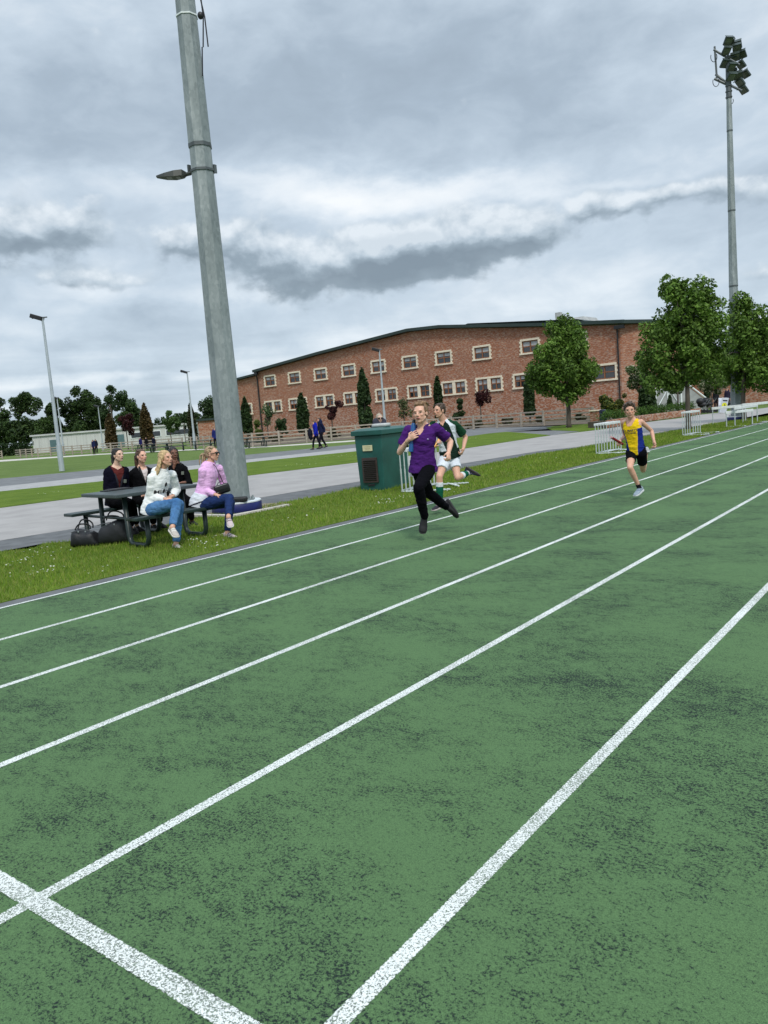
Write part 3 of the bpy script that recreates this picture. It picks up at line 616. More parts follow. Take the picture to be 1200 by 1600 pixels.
# far mast with its lamp cluster
fb0 = Vector((G(1151, 657).x, G(1151, 657).y, 0)); m2, rad2 = mast(fb0, 'far floodlight mast topped by a cluster of dark lamps behind the leafy trees', .1)
dsh = MB(); mast_shaft(dsh, fb0, 14.9, 16.5, .125, .115, .1)
for z in (14.95, 15.2, 15.45): mast_shaft(dsh, fb0, z, z+.05, .15, .15, .1)
dsh.build('top_sleeve', MGALVD, m2)
MLAMP = mat('dark_green_grey_lamp', (.045, .065, .058), .45, .3, var=.2, vs=3); MLG = mat('lamp_glass', (.14, .15, .11), .15, var=.3, vs=3)
fr_ = MB()
def H_(x, y, z): return fb0+Lr*x*1.12+Fr*y+Vector((0, 0, 17.45+(z-18.4)*1.28))
fr_.tube([H_(-.45, .2, 17.35), H_(.0, 0, 16.9), H_(.40, -.35, 16.55)], .055, 8); fr_.tube([H_(-.50, .2, 18.2), H_(.0, 0, 17.8), H_(.35, -.3, 17.45)], .05, 8)
fr_.tube([H_(-.42, .15, 17.2), H_(-.46, .2, 18.3)], .045, 8); fr_.tube([H_(0, 0, 16.8), H_(0, 0, 18.0)], .05, 8)
fr_.tube([H_(-.05, 0, 16.9), H_(-.5, .2, 17.2)], .06, 8)
fr_.build('head_frame', MGALVD, m2)
cbm = MB()
for (x, z, s_) in ((-.50, 17.15, .13), (-.56, 18.0, .13), (.12, 16.45, .08)):
    cbm.tube([H_(x+s_*math.cos(a), .05, z-.1+s_*1.3*math.sin(a)) for a in np.linspace(-3.6, .6, 12)], .016, 6)
cbm.build('looped_cable', MDARK, m2)
def lamp(x, z, yaw, tilt, wd=.38, hd=.36, y=0):
    l = MB(); Rl = Matrix.Rotation(yaw, 3, 'Z') @ Matrix.Rotation(tilt, 3, 'X'); ax = Matrix((Lr, Fr, Vector((0, 0, 1)))).transposed() @ Rl; c = H_(x, y, z)
    l.bbox(c, (wd, .10, hd), .02, ax); l.ell(c+ax@Vector((0, .08, -.02)), (wd*.3, .12, hd*.32), ax, 10, 6); 
    l.box(c+ax@Vector((0, -.02, hd/2+.02)), (wd*1.04, .2, .02), ax)
    o = l.build('lamp', MLAMP, m2); g = MB(); g.box(c+ax@Vector((0, -.056, 0)), (wd*.86, .01, hd*.84), ax); g.build('glass', MLG, o)
    for sg in (-1, 1): pass
for (x, z, yw, tl, y) in ((.14, 18.36, -.1, .8, .15), (.46, 18.28, -.6, .8, .15), (.16, 17.75, -.1, .85, .1), (.20, 17.3, -.3, .85, .1), (-.14, 17.62, .3, .8, 0), (-.02, 18.35, .2, .75, -.1), (-.10, 18.02, .2, .85, -.1), (.38, 18.12, -.5, .8, 0), (.30, 17.82, -.5, .8, 0), (.62, 17.92, -.8, .8, .1), (.05, 17.42, .2, .8, -.2), (.03, 17.1, .2, .9, -.2), (.36, 17.15, -.5, .9, -.1)):
    lamp(x, z, yw, tl, y=y)
for (x, z) in ((.68, 17.55), (.86, 17.22), (.62, 16.95), (.76, 16.68)):
    lamp(x-.12, z, -1.25, .75, .40, .34, .05)
# ---- slim street-type poles
def slim_pole(px, py, top_y, label, r_=.08, heads=1, depth=None, flip=1):
    b = G(px, py); 
    if depth: b = D(px, py, depth); b.z = 0
    b = Vector((b.x, b.y, 0)); dd = depth_of(b); H = (py-top_y)/FPX*dd*1.01
    t = thing('lamp_post', b, label, 'lamp post', 'slim lamp posts around the playing field'); s_ = MB()
    s_.tube([b, b+Vector((0, 0, 1.4))], [r_*1.35]*2, 10); s_.tube([b+Vector((0, 0, 1.4)), b+Vector((0, 0, H))], [r_, r_*.55], 10); s_.build('post', MPALEM, t)
    a = MB(); top = b+Vector((0, 0, H)); a.tube([top-Lr*.55*flip, top+Lr*.25*flip], .035, 6); a.build('cross_arm', MGALVD, t)
    for k in range(heads):
        h = MB(); Rl = Matrix((Lr, Fr, Vector((0, 0, 1)))).transposed() @ Matrix.Rotation(.35*flip, 3, 'Y'); c = top-Lr*(.28+.42*k)*flip+Vector((0, 0, .02))
        h.bbox(c, (.62, .42, .22), .03, Rl); h.build('lamp_head', MDARK, t)
    return t
slim_pole(97, 736, 503, 'tall pale lamp post at left standing at the edge of the field', .105, 1)
slim_pole(99, 700, 612, 'thinner lamp post just right of and behind the tall pale post', .10, 1, 95)
slim_pole(161, 700, 632, 'short distant lamp post in front of the big oak', .09, 1, 110)
slim_pole(305, 700, 583, 'lamp post between the trees left of the galvanised mast', .10, 1, 74)
slim_pole(602, 668, 536, 'lamp post against the brick hall above the green cabinet', .10, 1, 62)
# ================================================================ trees and shrubs
MLEAF = attr_mat('leaf', rough=.6, spec=.25, transl=.28); MBARK = mat('bark', (.085, .07, .055), .9, var=.35, vs=8, bump=.6, bs=30, stretch=(1, 1, .3))
def leaves(name, clumps, n, size, cols, parent, seed=0, flat=.0, var=.25, org=None, tall=1.0):
    """clumps: (centre, radius) list; n leaf faces spread over their volumes"""
    r = np.random.default_rng(seed); C = np.array([c[0] for c in clumps]); Rr = np.array([c[1] for c in clumps])
    if Rr.ndim == 1: Rr = np.repeat(Rr[:, None], 3, 1)
    wgt = Rr.prod(1)**(2/3); k = r.choice(len(C), n, p=wgt/wgt.sum())
    d = r.normal(size=(n, 3)); d /= np.linalg.norm(d, axis=1)[:, None]; rad = r.uniform(.35, 1.08, (n, 1))**.5
    P = C[k]+d*Rr[k]*rad
    nrm = d*.8+r.normal(size=(n, 3))*.75+np.array([0, 0, .5]); nrm /= np.linalg.norm(nrm, axis=1)[:, None]
    a = np.cross(nrm, r.normal(size=(n, 3))); a /= np.linalg.norm(a, axis=1)[:, None]; b = np.cross(nrm, a)
    s = size*r.uniform(.6, 1.35, (n, 1)); b = b*tall
    V = np.stack([P-a*s*.5, P-b*s*.28+nrm*s*.06, P+a*s*.55, P+b*s*.28+nrm*s*.06], 1).reshape(-1, 3); F = np.arange(4*n).reshape(-1, 4)
    cs = np.array(cols); ck = r.uniform(1-var, 1+var, len(C)); c = cs[r.integers(0, len(cs), n)]*ck[k][:, None]*r.uniform(.75, 1.25, (n, 1))
    return soup(name, V, F, np.repeat(c, 4, 0), MLEAF, parent, org if org is not None else root_loc(parent))
def crown_clumps(ells, per, rs, r, shell=.55):
    out = []
    for (c, rad) in ells:
        c = np.array(c, float); rad = np.array(rad, float); m_ = max(3, int(per*(rad.prod()**(1/3))**2))
        for _ in range(m_):
            d = r.normal(size=3); d /= np.linalg.norm(d); q = c+d*rad*(r.uniform(shell, 1.0) if r.uniform() < .8 else r.uniform(0, shell))
            out.append((q, rs*r.uniform(.6, 1.3)))
    return out
def tree(name, label, base, ells, trunk_r, fork_z, n, leaf, cols, per=14, rs=.5, seed=1, group=None, cat='tree', lean=(0, 0), shell=.55, var=.25, limbs=14):
    r = np.random.default_rng(seed); base = Vector(base); t = thing(name, base, label, cat, group)
    cl = crown_clumps(ells, per, rs, r, shell)
    top = Vector(np.mean([np.array(e[0]) for e in ells], axis=0)); top.z = max(e[0][2] for e in ells)
    tb = MB(); fk = Vector((base.x+lean[0], base.y+lean[1], fork_z))
    tb.tube([base-Vector((0, 0, .05)), base+(fk-base)*.12, base+(fk-base)*.5+Vector((r.normal()*trunk_r*.3, r.normal()*trunk_r*.3, 0)), fk, fk+(top-fk)*.45, fk+(top-fk)*.9], [trunk_r*1.5, trunk_r*1.1, trunk_r, trunk_r*.85, trunk_r*.5, trunk_r*.12], 8)
    for i in r.choice(len(cl), min(limbs, len(cl)), replace=False):
        e = Vector(cl[i][0]); s = fk+(top-fk)*r.uniform(-.05, .55); mid = s+(e-s)*.5+Vector((0, 0, .12*(e-s).length)); tb.tube([s, mid, e], [trunk_r*.38, trunk_r*.22, trunk_r*.06], 5)
    tb.build('trunk', MBARK, t, True)
    leaves('crown', cl, n, leaf, cols, t, seed, var=var); return t
LIME = [(.080, .150, .018), (.105, .190, .026), (.056, .112, .014), (.15, .245, .045)]
DARKG = [(.026, .055, .016), (.036, .072, .020), (.020, .044, .014), (.048, .086, .026)]
def PX(px, py, depth): return D(px, py, depth)
def ellpx(px, py, rx, ry, depth, thick=None):
    c = D(px, py, depth); s = depth/FPX; return (tuple(c), (rx*s, (thick or rx)*s, ry*s))
# lime trees along the path
b1 = G(1076, 672); d1 = depth_of(b1)
tree('lime_tree', 'largest leafy green lime tree at right, its crown left of the far mast', (b1.x, b1.y, 0),
     [ellpx(1062, 560, 62, 52, d1), ellpx(1072, 505, 52, 55, d1), ellpx(1066, 462, 34, 34, d1), ellpx(1052, 440, 16, 18, d1), ellpx(1100, 480, 26, 34, d1), ellpx(1025, 590, 30, 26, d1), ellpx(1112, 560, 34, 46, d1), ellpx(1030, 535, 28, 36, d1)],
     .10, 1.9, 26000, .15, LIME, per=26, rs=.36, seed=11, group='young lime trees along the path')
b2 = G(1163, 657); d2_ = depth_of(b2)
tree('lime_tree', 'leafy green lime tree at the right edge in front of the far mast', (b2.x, b2.y, 0),
     [ellpx(1165, 560, 40, 44, d2_), ellpx(1172, 515, 34, 40, d2_), ellpx(1160, 485, 18, 20, d2_), ellpx(1205, 545, 40, 54, d2_), ellpx(1138, 572, 22, 26, d2_), ellpx(1185, 588, 40, 18, d2_)],
     .105, 1.8, 22000, .16, LIME, per=26, rs=.4, seed=12, group='young lime trees along the path')
b3 = G(889, 668); d3 = depth_of(b3)
tree('lime_tree', 'round crowned lime tree in front of the brick hall right of the runners', (b3.x, b3.y, 0),
     [ellpx(876, 575, 50, 40, d3), ellpx(884, 545, 38, 38, d3), ellpx(878, 520, 24, 20, d3), ellpx(905, 590, 28, 24, d3), ellpx(852, 590, 26, 24, d3), ellpx(886, 612, 26, 16, d3)],
     .14, 2.0, 22000, .20, LIME, per=16, rs=.5, seed=13, group='young lime trees along the path')
# clipped conifers and small trees against the hall
CYP = [(.032, .062, .018), (.045, .080, .024), (.020, .044, .014)]; CYPB = [(.075, .052, .018), (.055, .045, .016), (.10, .065, .022)]
def cypress(px, y_top, y_bot, hw, depth, label, cols=CYP, group='columnar conifers', seed=1, n=5200, lf=.26):
    b = D(px, y_bot, depth); b.z = 0; s = depth/FPX; H = (y_bot-y_top)*s; r = np.random.default_rng(seed); t = thing('columnar_conifer', b, label, 'conifer', group)
    zb = max(0, CAMH+ (ray(px, y_bot).z*depth)); cl = []
    for i in range(60):
        f = r.uniform(0, 1); w_ = hw*s*(math.sin(math.pi*min(1, (f*.92+.12)))**.55 if f > .4 else .85+.1*f)*(1-.25*max(0, f-.6)); a = r.uniform(0, 6.28)
        q = (b.x+w_*.62*math.cos(a), b.y+w_*.62*math.sin(a), zb+.15+f*(H-.25)); cl.append((q, (hw*s*.42*(1.15-f*.6), hw*s*.42*(1.15-f*.6), hw*s*.9)))
    tk = MB(); tk.tube([b, b+Vector((0, 0, zb+H*.6))], [.09, .03], 6); tk.build('trunk', MBARK, t)
    leaves('foliage', cl, n, lf, cols, t, seed, var=.18, tall=1.3); return t
cypress(387, 626, 676, 8.5, 84, 'dark conifer at the left end of the brick hall beside the mast', seed=21)
cypress(475, 619, 672, 10.5, 82, 'dark conifer against the hall left of the walking pair', seed=22)
cypress(572, 583, 662, 11.5, 70, 'tallest pointed conifer against the hall above the green cabinet', seed=23, n=7000)
cypress(687, 591, 655, 7.5, 70, 'slim conifer behind the head of the runner in green', seed=24)
cypress(828, 588, 646, 8.5, 64, 'slim conifer just left of the round crowned lime tree', seed=25)
cypress(175, 651, 695, 9.5, 96, 'rusty brown columnar conifer above the dark haired girl at left', CYPB, 'columnar conifers', 26, 6000)
cypress(231, 637, 690, 10.5, 94, 'tallest rusty brown conifer above the blonde woman in white', CYPB, 'columnar conifers', 27, 6000)
cypress(303, 634, 692, 7.5, 92, 'narrow green brown conifer beside the lamp post left of the mast', [(.04, .045, .016), (.03, .04, .014)], 'columnar conifers', 28, 5000)
cypress(1012, 598, 645, 14, 52, 'squat dark conifer pair behind the runner in yellow', CYP, 'columnar conifers', 29, 6000, .2)
cypress(1047, 618, 641, 4.5, 60, 'dwarf conifer in the raised bed left of the big lime trunk', CYP, 'columnar conifers', 30, 2500, .14)
cypress(1105, 595, 632, 5, 66, 'dwarf conifer behind the parked black buggies', CYP, 'columnar conifers', 31, 2500, .16)
def small_tree(label, px, cy, rx, ry, base_y, depth, cols, n=3500, leaf=.17, seed=1, trunk=.06, rs=.32, per=20, group=None, name='small_tree', shell=.4):
    b = D(px, base_y, depth); b.z = 0; s = depth/FPX
    return tree(name, label, b, [ellpx(px, cy, rx, ry, depth)], trunk, max(.5, D(px, cy+ry*.8, depth).z), n, leaf, cols, per=per, rs=rs, seed=seed, group=group, limbs=10, shell=shell)
MAR = [(.05, .012, .014), (.07, .02, .018), (.035, .012, .014)]
small_tree('small wine red tree against the hall right of the walking pair', 521, 640, 13, 15, 684, 74, MAR, 1500, .20, 41, group='wine red maples')
small_tree('small wine red tree against the hall right of the runner in green', 752, 621, 12, 14, 660, 72, MAR, 1300, .20, 42, group='wine red maples')
small_tree('wide wine red tree between the brown conifers at left', 200, 662, 17, 15, 697, 100, MAR, 2800, .26, 43, group='wine red maples')
small_tree('thin pale green tree against the left end of the hall', 420, 648, 10, 20, 690, 80, [(.06, .11, .04), (.08, .13, .05)], 1000, .2, 44)
small_tree('thin wispy climber tree against the hall left of the purple runner', 633, 636, 10, 17, 672, 70, [(.08, .12, .04), (.06, .09, .03), (.12, .10, .05)], 650, .2, 45)
small_tree('light green loose tree behind the timber fence left of the mast', 268, 662, 14, 18, 694, 95, [(.06, .12, .03), (.08, .14, .04)], 3200, .24, 46)
small_tree('mid green tree behind the light green one left of the mast', 290, 655, 13, 13, 690, 125, DARKG, 2600, .32, 47)
WF = [(.05, .095, .02), (.04, .07, .015), (.07, .12, .03), (.45, .43, .30)]
small_tree('cream flowering standard tree at the hall corner left of the big lime', 1003, 588, 23, 22, 648, 52, WF, 5200, .15, 48, rs=.35, group='cream flowering standard trees')
small_tree('low cream flowering tree beneath the big lime crown', 1112, 600, 26, 17, 640, 56, WF, 4200, .15, 49, rs=.35, group='cream flowering standard trees')
small_tree('small round standard tree beneath the lime, left of its trunk', 1060, 600, 17, 14, 645, 54, LIME, 2600, .15, 50)
def bush(label, px, cy, rx, ry, depth, cols, n=1600, leaf=.16, seed=1, name='shrub', group='shrubs in the planting beds'):
    c, r_ = ellpx(px, cy, rx, ry, depth); b = Vector((c[0], c[1], 0)); t = thing(name, b, label, 'shrub', group); rg = np.random.default_rng(seed)
    cz_ = max(r_[2]*.9, c[2]); cl = crown_clumps([((c[0], c[1], cz_), (r_[0], r_[1], max(r_[2], cz_*.95)))], 24, .25, rg, .3)
    st = MB(); st.tube([b, Vector((c[0], c[1], cz_))], [.05, .02], 5); st.build('stem', MBARK, t); leaves('foliage', cl, n, leaf, cols, t, seed); return t
bush('dark rounded shrub between the two left conifers of the hall', 440, 668, 11, 7, 76, DARKG, 1800, .18, 61)
bush('dark green domed shrub just right of the runner in green', 719, 645, 10, 8, 68, [(.02, .045, .012), (.03, .05, .012)], 1800, .16, 62)
bush('large yellow green shrub by the navy bin', 952, 640, 20, 20, 50, [(.05, .09, .02), (.07, .11, .02), (.28, .27, .05), (.10, .12, .03)], 5200, .14, 63)
bush('yellow tipped tall shrub behind the yellow runner', 968, 630, 9, 20, 54, [(.10, .13, .03), (.30, .29, .06), (.05, .08, .02)], 2200, .13, 64)
bush('low yellow green shrub beside the hall drainpipe', 402, 674, 8, 9, 78, [(.10, .13, .02), (.06, .09, .02)], 1200, .18, 65)
for i, (px, py, rx) in enumerate(((430, 688, 12), (520, 684, 12), (575, 682, 14), (660, 672, 16), (745, 667, 16), (795, 663, 10), (842, 660, 12), (905, 655, 12))):
    lb = ['low dark shrub behind the fence near the mast', 'low dark shrub behind the fence right of the walking pair', 'low dark shrub behind the fence left of the green cabinet', 'low shrub behind the purple runner', 'low shrub behind the fence right of the runner in green', 'low dark clipped shrub behind the fence under the slim conifer', 'low shrub behind the fence left of the lime trunk', 'low shrub behind the fence end near the navy bin'][i]
    bush(lb, px, py, rx, 6, 66 if px > 600 else 72, [(.03, .045, .015), (.05, .06, .02), (.07, .05, .02)], 1100, .15, 70+i)
# ---- far tree line on the left
OAK = [(.028, .056, .014), (.040, .076, .018), (.020, .042, .012), (.055, .095, .024)]
def far_tree(label, ells_px, depth, trunk_px, n, leaf, seed, cols=OAK, per=.9, rs=1.1, shell=.5, tr=.35, fork_y=690, name='broadleaf_tree', limbs=20):
    b = D(trunk_px, 695, depth); b.z = 0
    return tree(name, label, b, [ellpx(*e, depth) for e in ells_px], tr, max(1.5, D(trunk_px, fork_y, depth).z), n, leaf, cols, per=per, rs=rs, seed=seed, limbs=limbs, group='mature trees behind the white cabin', shell=shell)
far_tree('broad dark oak, tallest of the tree line behind the white cabin', [(125, 630, 26, 24), (148, 640, 20, 30), (112, 650, 18, 24), (130, 668, 30, 22), (155, 665, 16, 22)], 175, 130, 16000, .55, 81, per=2.2)
far_tree('thin crowned tree with bare trunk near the left edge of the picture', [(28, 630, 13, 10), (48, 632, 12, 12), (36, 645, 12, 10), (40, 620, 9, 6)], 175, 33, 3600, .55, 82, per=1.8, shell=.7, fork_y=660)
far_tree('dark tree cut by the left edge of the picture', [(-4, 640, 14, 22), (8, 655, 12, 20), (-10, 668, 20, 24)], 170, -2, 5000, .6, 83, per=2)
far_tree('dense low dark trees at the far left behind the hedge', [(12, 675, 22, 20), (38, 672, 20, 20), (58, 676, 14, 18)], 168, 25, 8000, .6, 84, per=2)
far_tree('lighter green rounded tree left of the tall pale post', [(64, 668, 14, 20), (72, 676, 12, 14)], 165, 65, 5000, .5, 85, cols=[(.04, .075, .015), (.05, .09, .02), (.03, .06, .012)], per=2)
far_tree('dark narrow tree right behind the tall pale post', [(84, 648, 10, 24), (88, 630, 7, 10), (86, 672, 14, 20)], 172, 85, 5000, .55, 86, per=2)
far_tree('scots pine with flat layered crown behind the white cabin', [(170, 610, 11, 4), (185, 618, 13, 5), (172, 624, 12, 4), (192, 626, 8, 4), (178, 636, 14, 5), (168, 648, 12, 5), (165, 660, 16, 8)], 172, 180, 4200, .5, 87, cols=DARKG, per=1.8, shell=.4, tr=.28, name='scots_pine', fork_y=650)
far_tree('dark rounded tree between the pine and the tall brown conifer', [(205, 645, 16, 17), (196, 660, 14, 16), (215, 658, 10, 14)], 165, 205, 6000, .5, 88, per=2.2)
far_tree('dark fir left of the galvanised mast', [(326, 648, 14, 20), (332, 630, 10, 16), (320, 662, 16, 14), (338, 660, 12, 20)], 150, 328, 7000, .45, 89, cols=DARKG, per=2.4, name='fir_tree')
far_tree('small far tree just left of the dark fir', [(300, 658, 13, 12), (284, 660, 10, 10)], 160, 295, 3000, .45, 90, per=2)
far_tree('distant low conifers on the skyline left of the lamp post', [(240, 664, 3, 6), (246, 663, 3, 7), (252, 665, 3, 6), (236, 667, 4, 5), (258, 667, 4, 5)], 260, 246, 1500, .5, 91, cols=DARKG, per=2)
hd = thing('clipped_hedge', tuple(D(20, 700, 130).xy)+(0,), 'long dark clipped hedge at far left before the white cabin', 'hedge')
ha, hb = D(-60, 700, 132), D(50, 700, 132); cl = []; rg = np.random.default_rng(5)
for i in range(260):
    q = ha+(hb-ha)*rg.uniform(0, 1); q.z = rg.uniform(.2, 1.9); cl.append((tuple(q), .45))
leaves('foliage', cl, 9000, .28, [(.014, .034, .008), (.02, .045, .01)], hd, 3, var=.1)
# raised bed on the right: brick edging, low hedge, white gate and ramp
rb = thing('raised_brick_bed', (-16.3, 50, 0), 'raised bed with low brick edging behind the yellow runner', 'planter')
wp = [G(*q) for q in ((955, 668), (1013, 658), (1055, 652.5), (1096, 646.5))]; mb = MB()
for a, b in zip(wp[:-1], wp[1:]):
    d = (b-a); n = Vector((-d.y, d.x, 0)).normalized(); Rm = Matrix((d.normalized(), n, Vector((0, 0, 1)))).transposed(); mb.bbox((a+b)/2+n*.15+Vector((0, 0, .19)), (d.length, .25, .40), .015, Rm)
mb.build('brick_edging', MBR, rb)
sl = MB(); off = [p+Vector((-.25, .2, 0)) for p in wp]; sl.prism([tuple(p.xy) for p in off]+[tuple((p+Vector((-1.6, 1.1, 0))).xy) for p in off[::-1]], .0, .33); sl.build('soil', bpy.data.materials['bed_soil'], rb)
lh = thing('low_hedge', tuple(((wp[1]+wp[3])/2).xy)+(0,), 'low bright green hedge along the top of the raised bed', 'hedge'); cl = []
for i in range(200):
    f = rg.uniform(0, 1)*3; k = min(2, int(f)); q = wp[k]+(wp[k+1]-wp[k])*(f-k)+Vector((-.7, .45, 0)); cl.append(((q.x+rg.normal()*.12, q.y+rg.normal()*.12, rg.uniform(.45, .80)), .2))
leaves('foliage', cl, 6500, .09, [(.05, .11, .015), (.07, .14, .02), (.04, .09, .012)], lh, 4)
gt = thing('white_gate', tuple(D(1042, 640, 62).xy)+(0,), 'pale double gate with diagonal braces behind the lime trunk', 'gate')
ga, gb = D(1024, 640, 62), D(1066, 636, 62); ga.z = gb.z = 0; gd = (gb-ga); gL = gd.length; gd.normalize(); gn = Vector((gd.y, -gd.x, 0)); gR = Matrix((gd, -gn, Vector((0, 0, 1)))).transposed(); MGATE = mat('pale_grey_boards', (.33, .34, .34), .7, var=.2, vs=2)
for k in range(2):
    c = ga+gd*gL*(.25+.5*k)+Vector((0, 0, 1.15)); m_ = MB(); m_.box(c, (gL*.48, .05, 1.7), gR); gg = m_.build('gate_leaf', MGATE, gt); m_ = MB()
    for sg in (-1, 1): m_.bbox(c+gd*sg*gL*.22+gn*.05, (.12, .06, 1.9), .01, gR)
    m_.bbox(c+gn*.05+Vector((0, 0, .8)), (gL*.44-.12, .06, .12), .01, gR); m_.bbox(c+gn*.05-Vector((0, 0, .8)), (gL*.44-.12, .06, .12), .01, gR)
    m_.tube([c+gn*.06+gd*gL*.2*(1 if k else -1)-Vector((0, 0, .7)), c+gn*.06-gd*gL*.2*(1 if k else -1)+Vector((0, 0, .7))], .05, 4); m_.build('brace', MWHITE, gg)
rp_ = thing('white_ramp', tuple(D(1090, 640, 64).xy)+(0,), 'white sided sloping ramp right of the big lime trunk', 'ramp')
ra, rb2 = D(1064, 638, 64), D(1104, 636, 64); ra.z = rb2.z = 0; rd_ = (rb2-ra); rn = Vector((rd_.y, -rd_.x, 0)).normalized(); m_ = MB()
m_.add([ra, rb2, rb2+Vector((0, 0, .8)), ra+Vector((0, 0, 2.6)), ra-rn*1.5, rb2-rn*1.5, rb2-rn*1.5+Vector((0, 0, .8)), ra-rn*1.5+Vector((0, 0, 2.6))], [(0, 1, 2, 3), (4, 7, 6, 5), (3, 2, 6, 7), (1, 5, 6, 2), (0, 3, 7, 4)]); m_.build('side_panel', MGATE, rp_)
m_ = MB(); m_.tube([ra+rn*.05+Vector((0, 0, 2.75)), rb2+rn*.05+Vector((0, 0, .95))], .07, 6); m_.build('handrail', MWHITE, rp_)
# ================================================================ green cabinet
MTEAL = attr = mat('teal_green_paint', (.012, .085, .072), .42, var=.25, vs=2.2, bump=.12, bs=8, spec=.5)
cM, cLn, cRn = Vector((-9.76, 12.71, 0)), Vector((-10.38, 12.62, 0)), Vector((-9.70, 13.86, 0))
ex = (cLn-cM).normalized(); ey = Vector((-ex.y, ex.x, 0)); ey = ey if ey.dot(cRn-cM) > 0 else -ey
CW, CD, CH = .64, 1.18, 1.26; cab_t = thing('green_cabinet', tuple((cM+ex*CW/2+ey*CD/2).xy)+(0,), 'teal green metal cabinet with sloping lid and a dark vent on the grass', 'cabinet')
def CB(a, b, z): return cM+ex*a+ey*b+Vector((0, 0, z))
m_ = MB(); tp = .035
m_.add([CB(tp, tp, 0), CB(CW-tp, tp, 0), CB(CW-tp, CD-tp, 0), CB(tp, CD-tp, 0), CB(0, 0, CH-.1), CB(CW, 0, CH-.1), CB(CW, CD, CH-.1), CB(0, CD, CH-.1)], [(0, 3, 2, 1), (4, 5, 6, 7), (0, 1, 5, 4), (1, 2, 6, 5), (2, 3, 7, 6), (3, 0, 4, 7)])
m_.build('body', MTEAL, cab_t, bevel=.02)
cR3 = Matrix((ex, ey, Vector((0, 0, 1)))).transposed()
m_ = MB(); o_ = .05
m_.add([CB(-o_, -o_, CH-.1), CB(CW+o_, -o_, CH-.1), CB(CW+o_, CD+o_, CH-.1), CB(-o_, CD+o_, CH-.1), CB(-o_, -o_, CH), CB(CW+o_, -o_, CH), CB(CW+o_, CD+o_, CH), CB(-o_, CD+o_, CH), CB(.1, .1, CH+.045), CB(CW-.1, .1, CH+.045), CB(CW-.1, CD-.1, CH+.045), CB(.1, CD-.1, CH+.045)],
       [(0, 3, 2, 1), (8, 9, 10, 11), (0, 1, 5, 4), (1, 2, 6, 5), (2, 3, 7, 6), (3, 0, 4, 7), (4, 5, 9, 8), (5, 6, 10, 9), (6, 7, 11, 10), (7, 4, 8, 11)])
m_.build('lid', MTEAL, cab_t, bevel=.012)
m_ = MB(); m_.bbox(CB(CW*.52, -.012, CH-.36), (.23, .012, .12), .004, cR3); lbp = m_.build('notice_plate', mat('cream_plate', (.62, .58, .36), .6, var=.08, vs=8), cab_t)
m_ = MB(); 
for k in range(3): m_.box(CB(CW*.52, -.0195, CH-.33-.03*k), (.16-.03*k, .002, .008), cR3)
m_.build('print_lines', mat('faded_print', (.38, .33, .18), .7), lbp)
m_ = MB(); m_.bbox(CB(CW*.50, .006, .44), (.36, .03, .52), .008, cR3); vt = m_.build('vent_frame', mat('rusty_brown_frame', (.045, .028, .024), .6, var=.3, vs=10), cab_t)
m_ = MB(); 
for k in range(11): m_.box(CB(CW*.50, -.012, .235+.04*k), (.29, .02, .022), cR3 @ Matrix.Rotation(.6, 3, 'X'))
m_.build('louvres', mat('dark_louvre', (.018, .014, .014), .5), vt)
m_ = MB(); m_.bbox(CB(CW*.50, .012, .13), (.16, .012, .035), .003, cR3); m_.build('vent_slot', MDARK, cab_t)
# a pale rounded meter box on the lid, beside the head of the woman behind
mbx = thing('rounded_box', tuple(CB(.3, .62, 0).xy)+(CH+.045,), 'small rounded pale grey box on top of the green cabinet', 'box'); m_ = MB(); m_.bbox(CB(.25, .5, CH+.085), (.34, .26, .08), .035, cR3); m_.build('case', mat('pale_grey_plastic', (.45, .46, .45), .5, var=.08), mbx, True)
# ================================================================ hurdles
MHUR = mat('greyed_white_tube', (.50, .55, .55), .5, .2, var=.2, vs=9)
def make_hurdle(label, h=.86, w_=1.14):
    t = thing('hurdle', (0, 0, 0), label, 'hurdle'); f = MB()
    for s in (-1, 1):
        f = MB(); f.tube([(s*w_/2, 0, .03), (s*w_/2, 0, h*.55), (s*w_/2, 0, h*.551), (s*w_/2, 0, h-.03)], [.016, .016, .0125, .0125], 8); f.build('upright', MHUR, t)
    f = MB()
    for s in (-1, 1): f.tube([(s*w_/2, -.02, .03), (s*w_/2, .10, .02), (s*w_/2, .62, .02)], .0165, 8); f.ell((s*w_/2, .62, .025), (.022, .05, .022))
    f.tube([(-w_/2, .01, .05), (w_/2, .01, .05)], .0125, 6); f.build('base_frame', MHUR, t)
    f = MB(); f.bbox((0, -.015, h-.035), (w_+.07, .024, .07), .008); tb_ = f.build('top_bar', mat('white_bar', (.68, .71, .71), .5, var=.12, vs=9), t)
    f = MB()
    for s in (-1, 1): f.box((s*(w_/2-.13), -.029, h-.035), (.12, .004, .066))
    f.build('bar_patch', MDARK, tb_); return t
proto_h = make_hurdle('white hurdle nearest the green cabinet in the close stack')
def place_hurdle(i, x, y, rz, label, group, tilt=0):
    o = proto_h if i == 0 else copy_tree(proto_h); o.location = (x, y, VZ); o.rotation_euler = (tilt, 0, rz); o['label'] = label; o['group'] = group; return o
od = ['front', 'second', 'middle', 'fourth', 'rear', 'last']
hc = 0; g0 = G(629, 771)
rz0 = math.atan2(RT.y, RT.x)+math.radians(0)
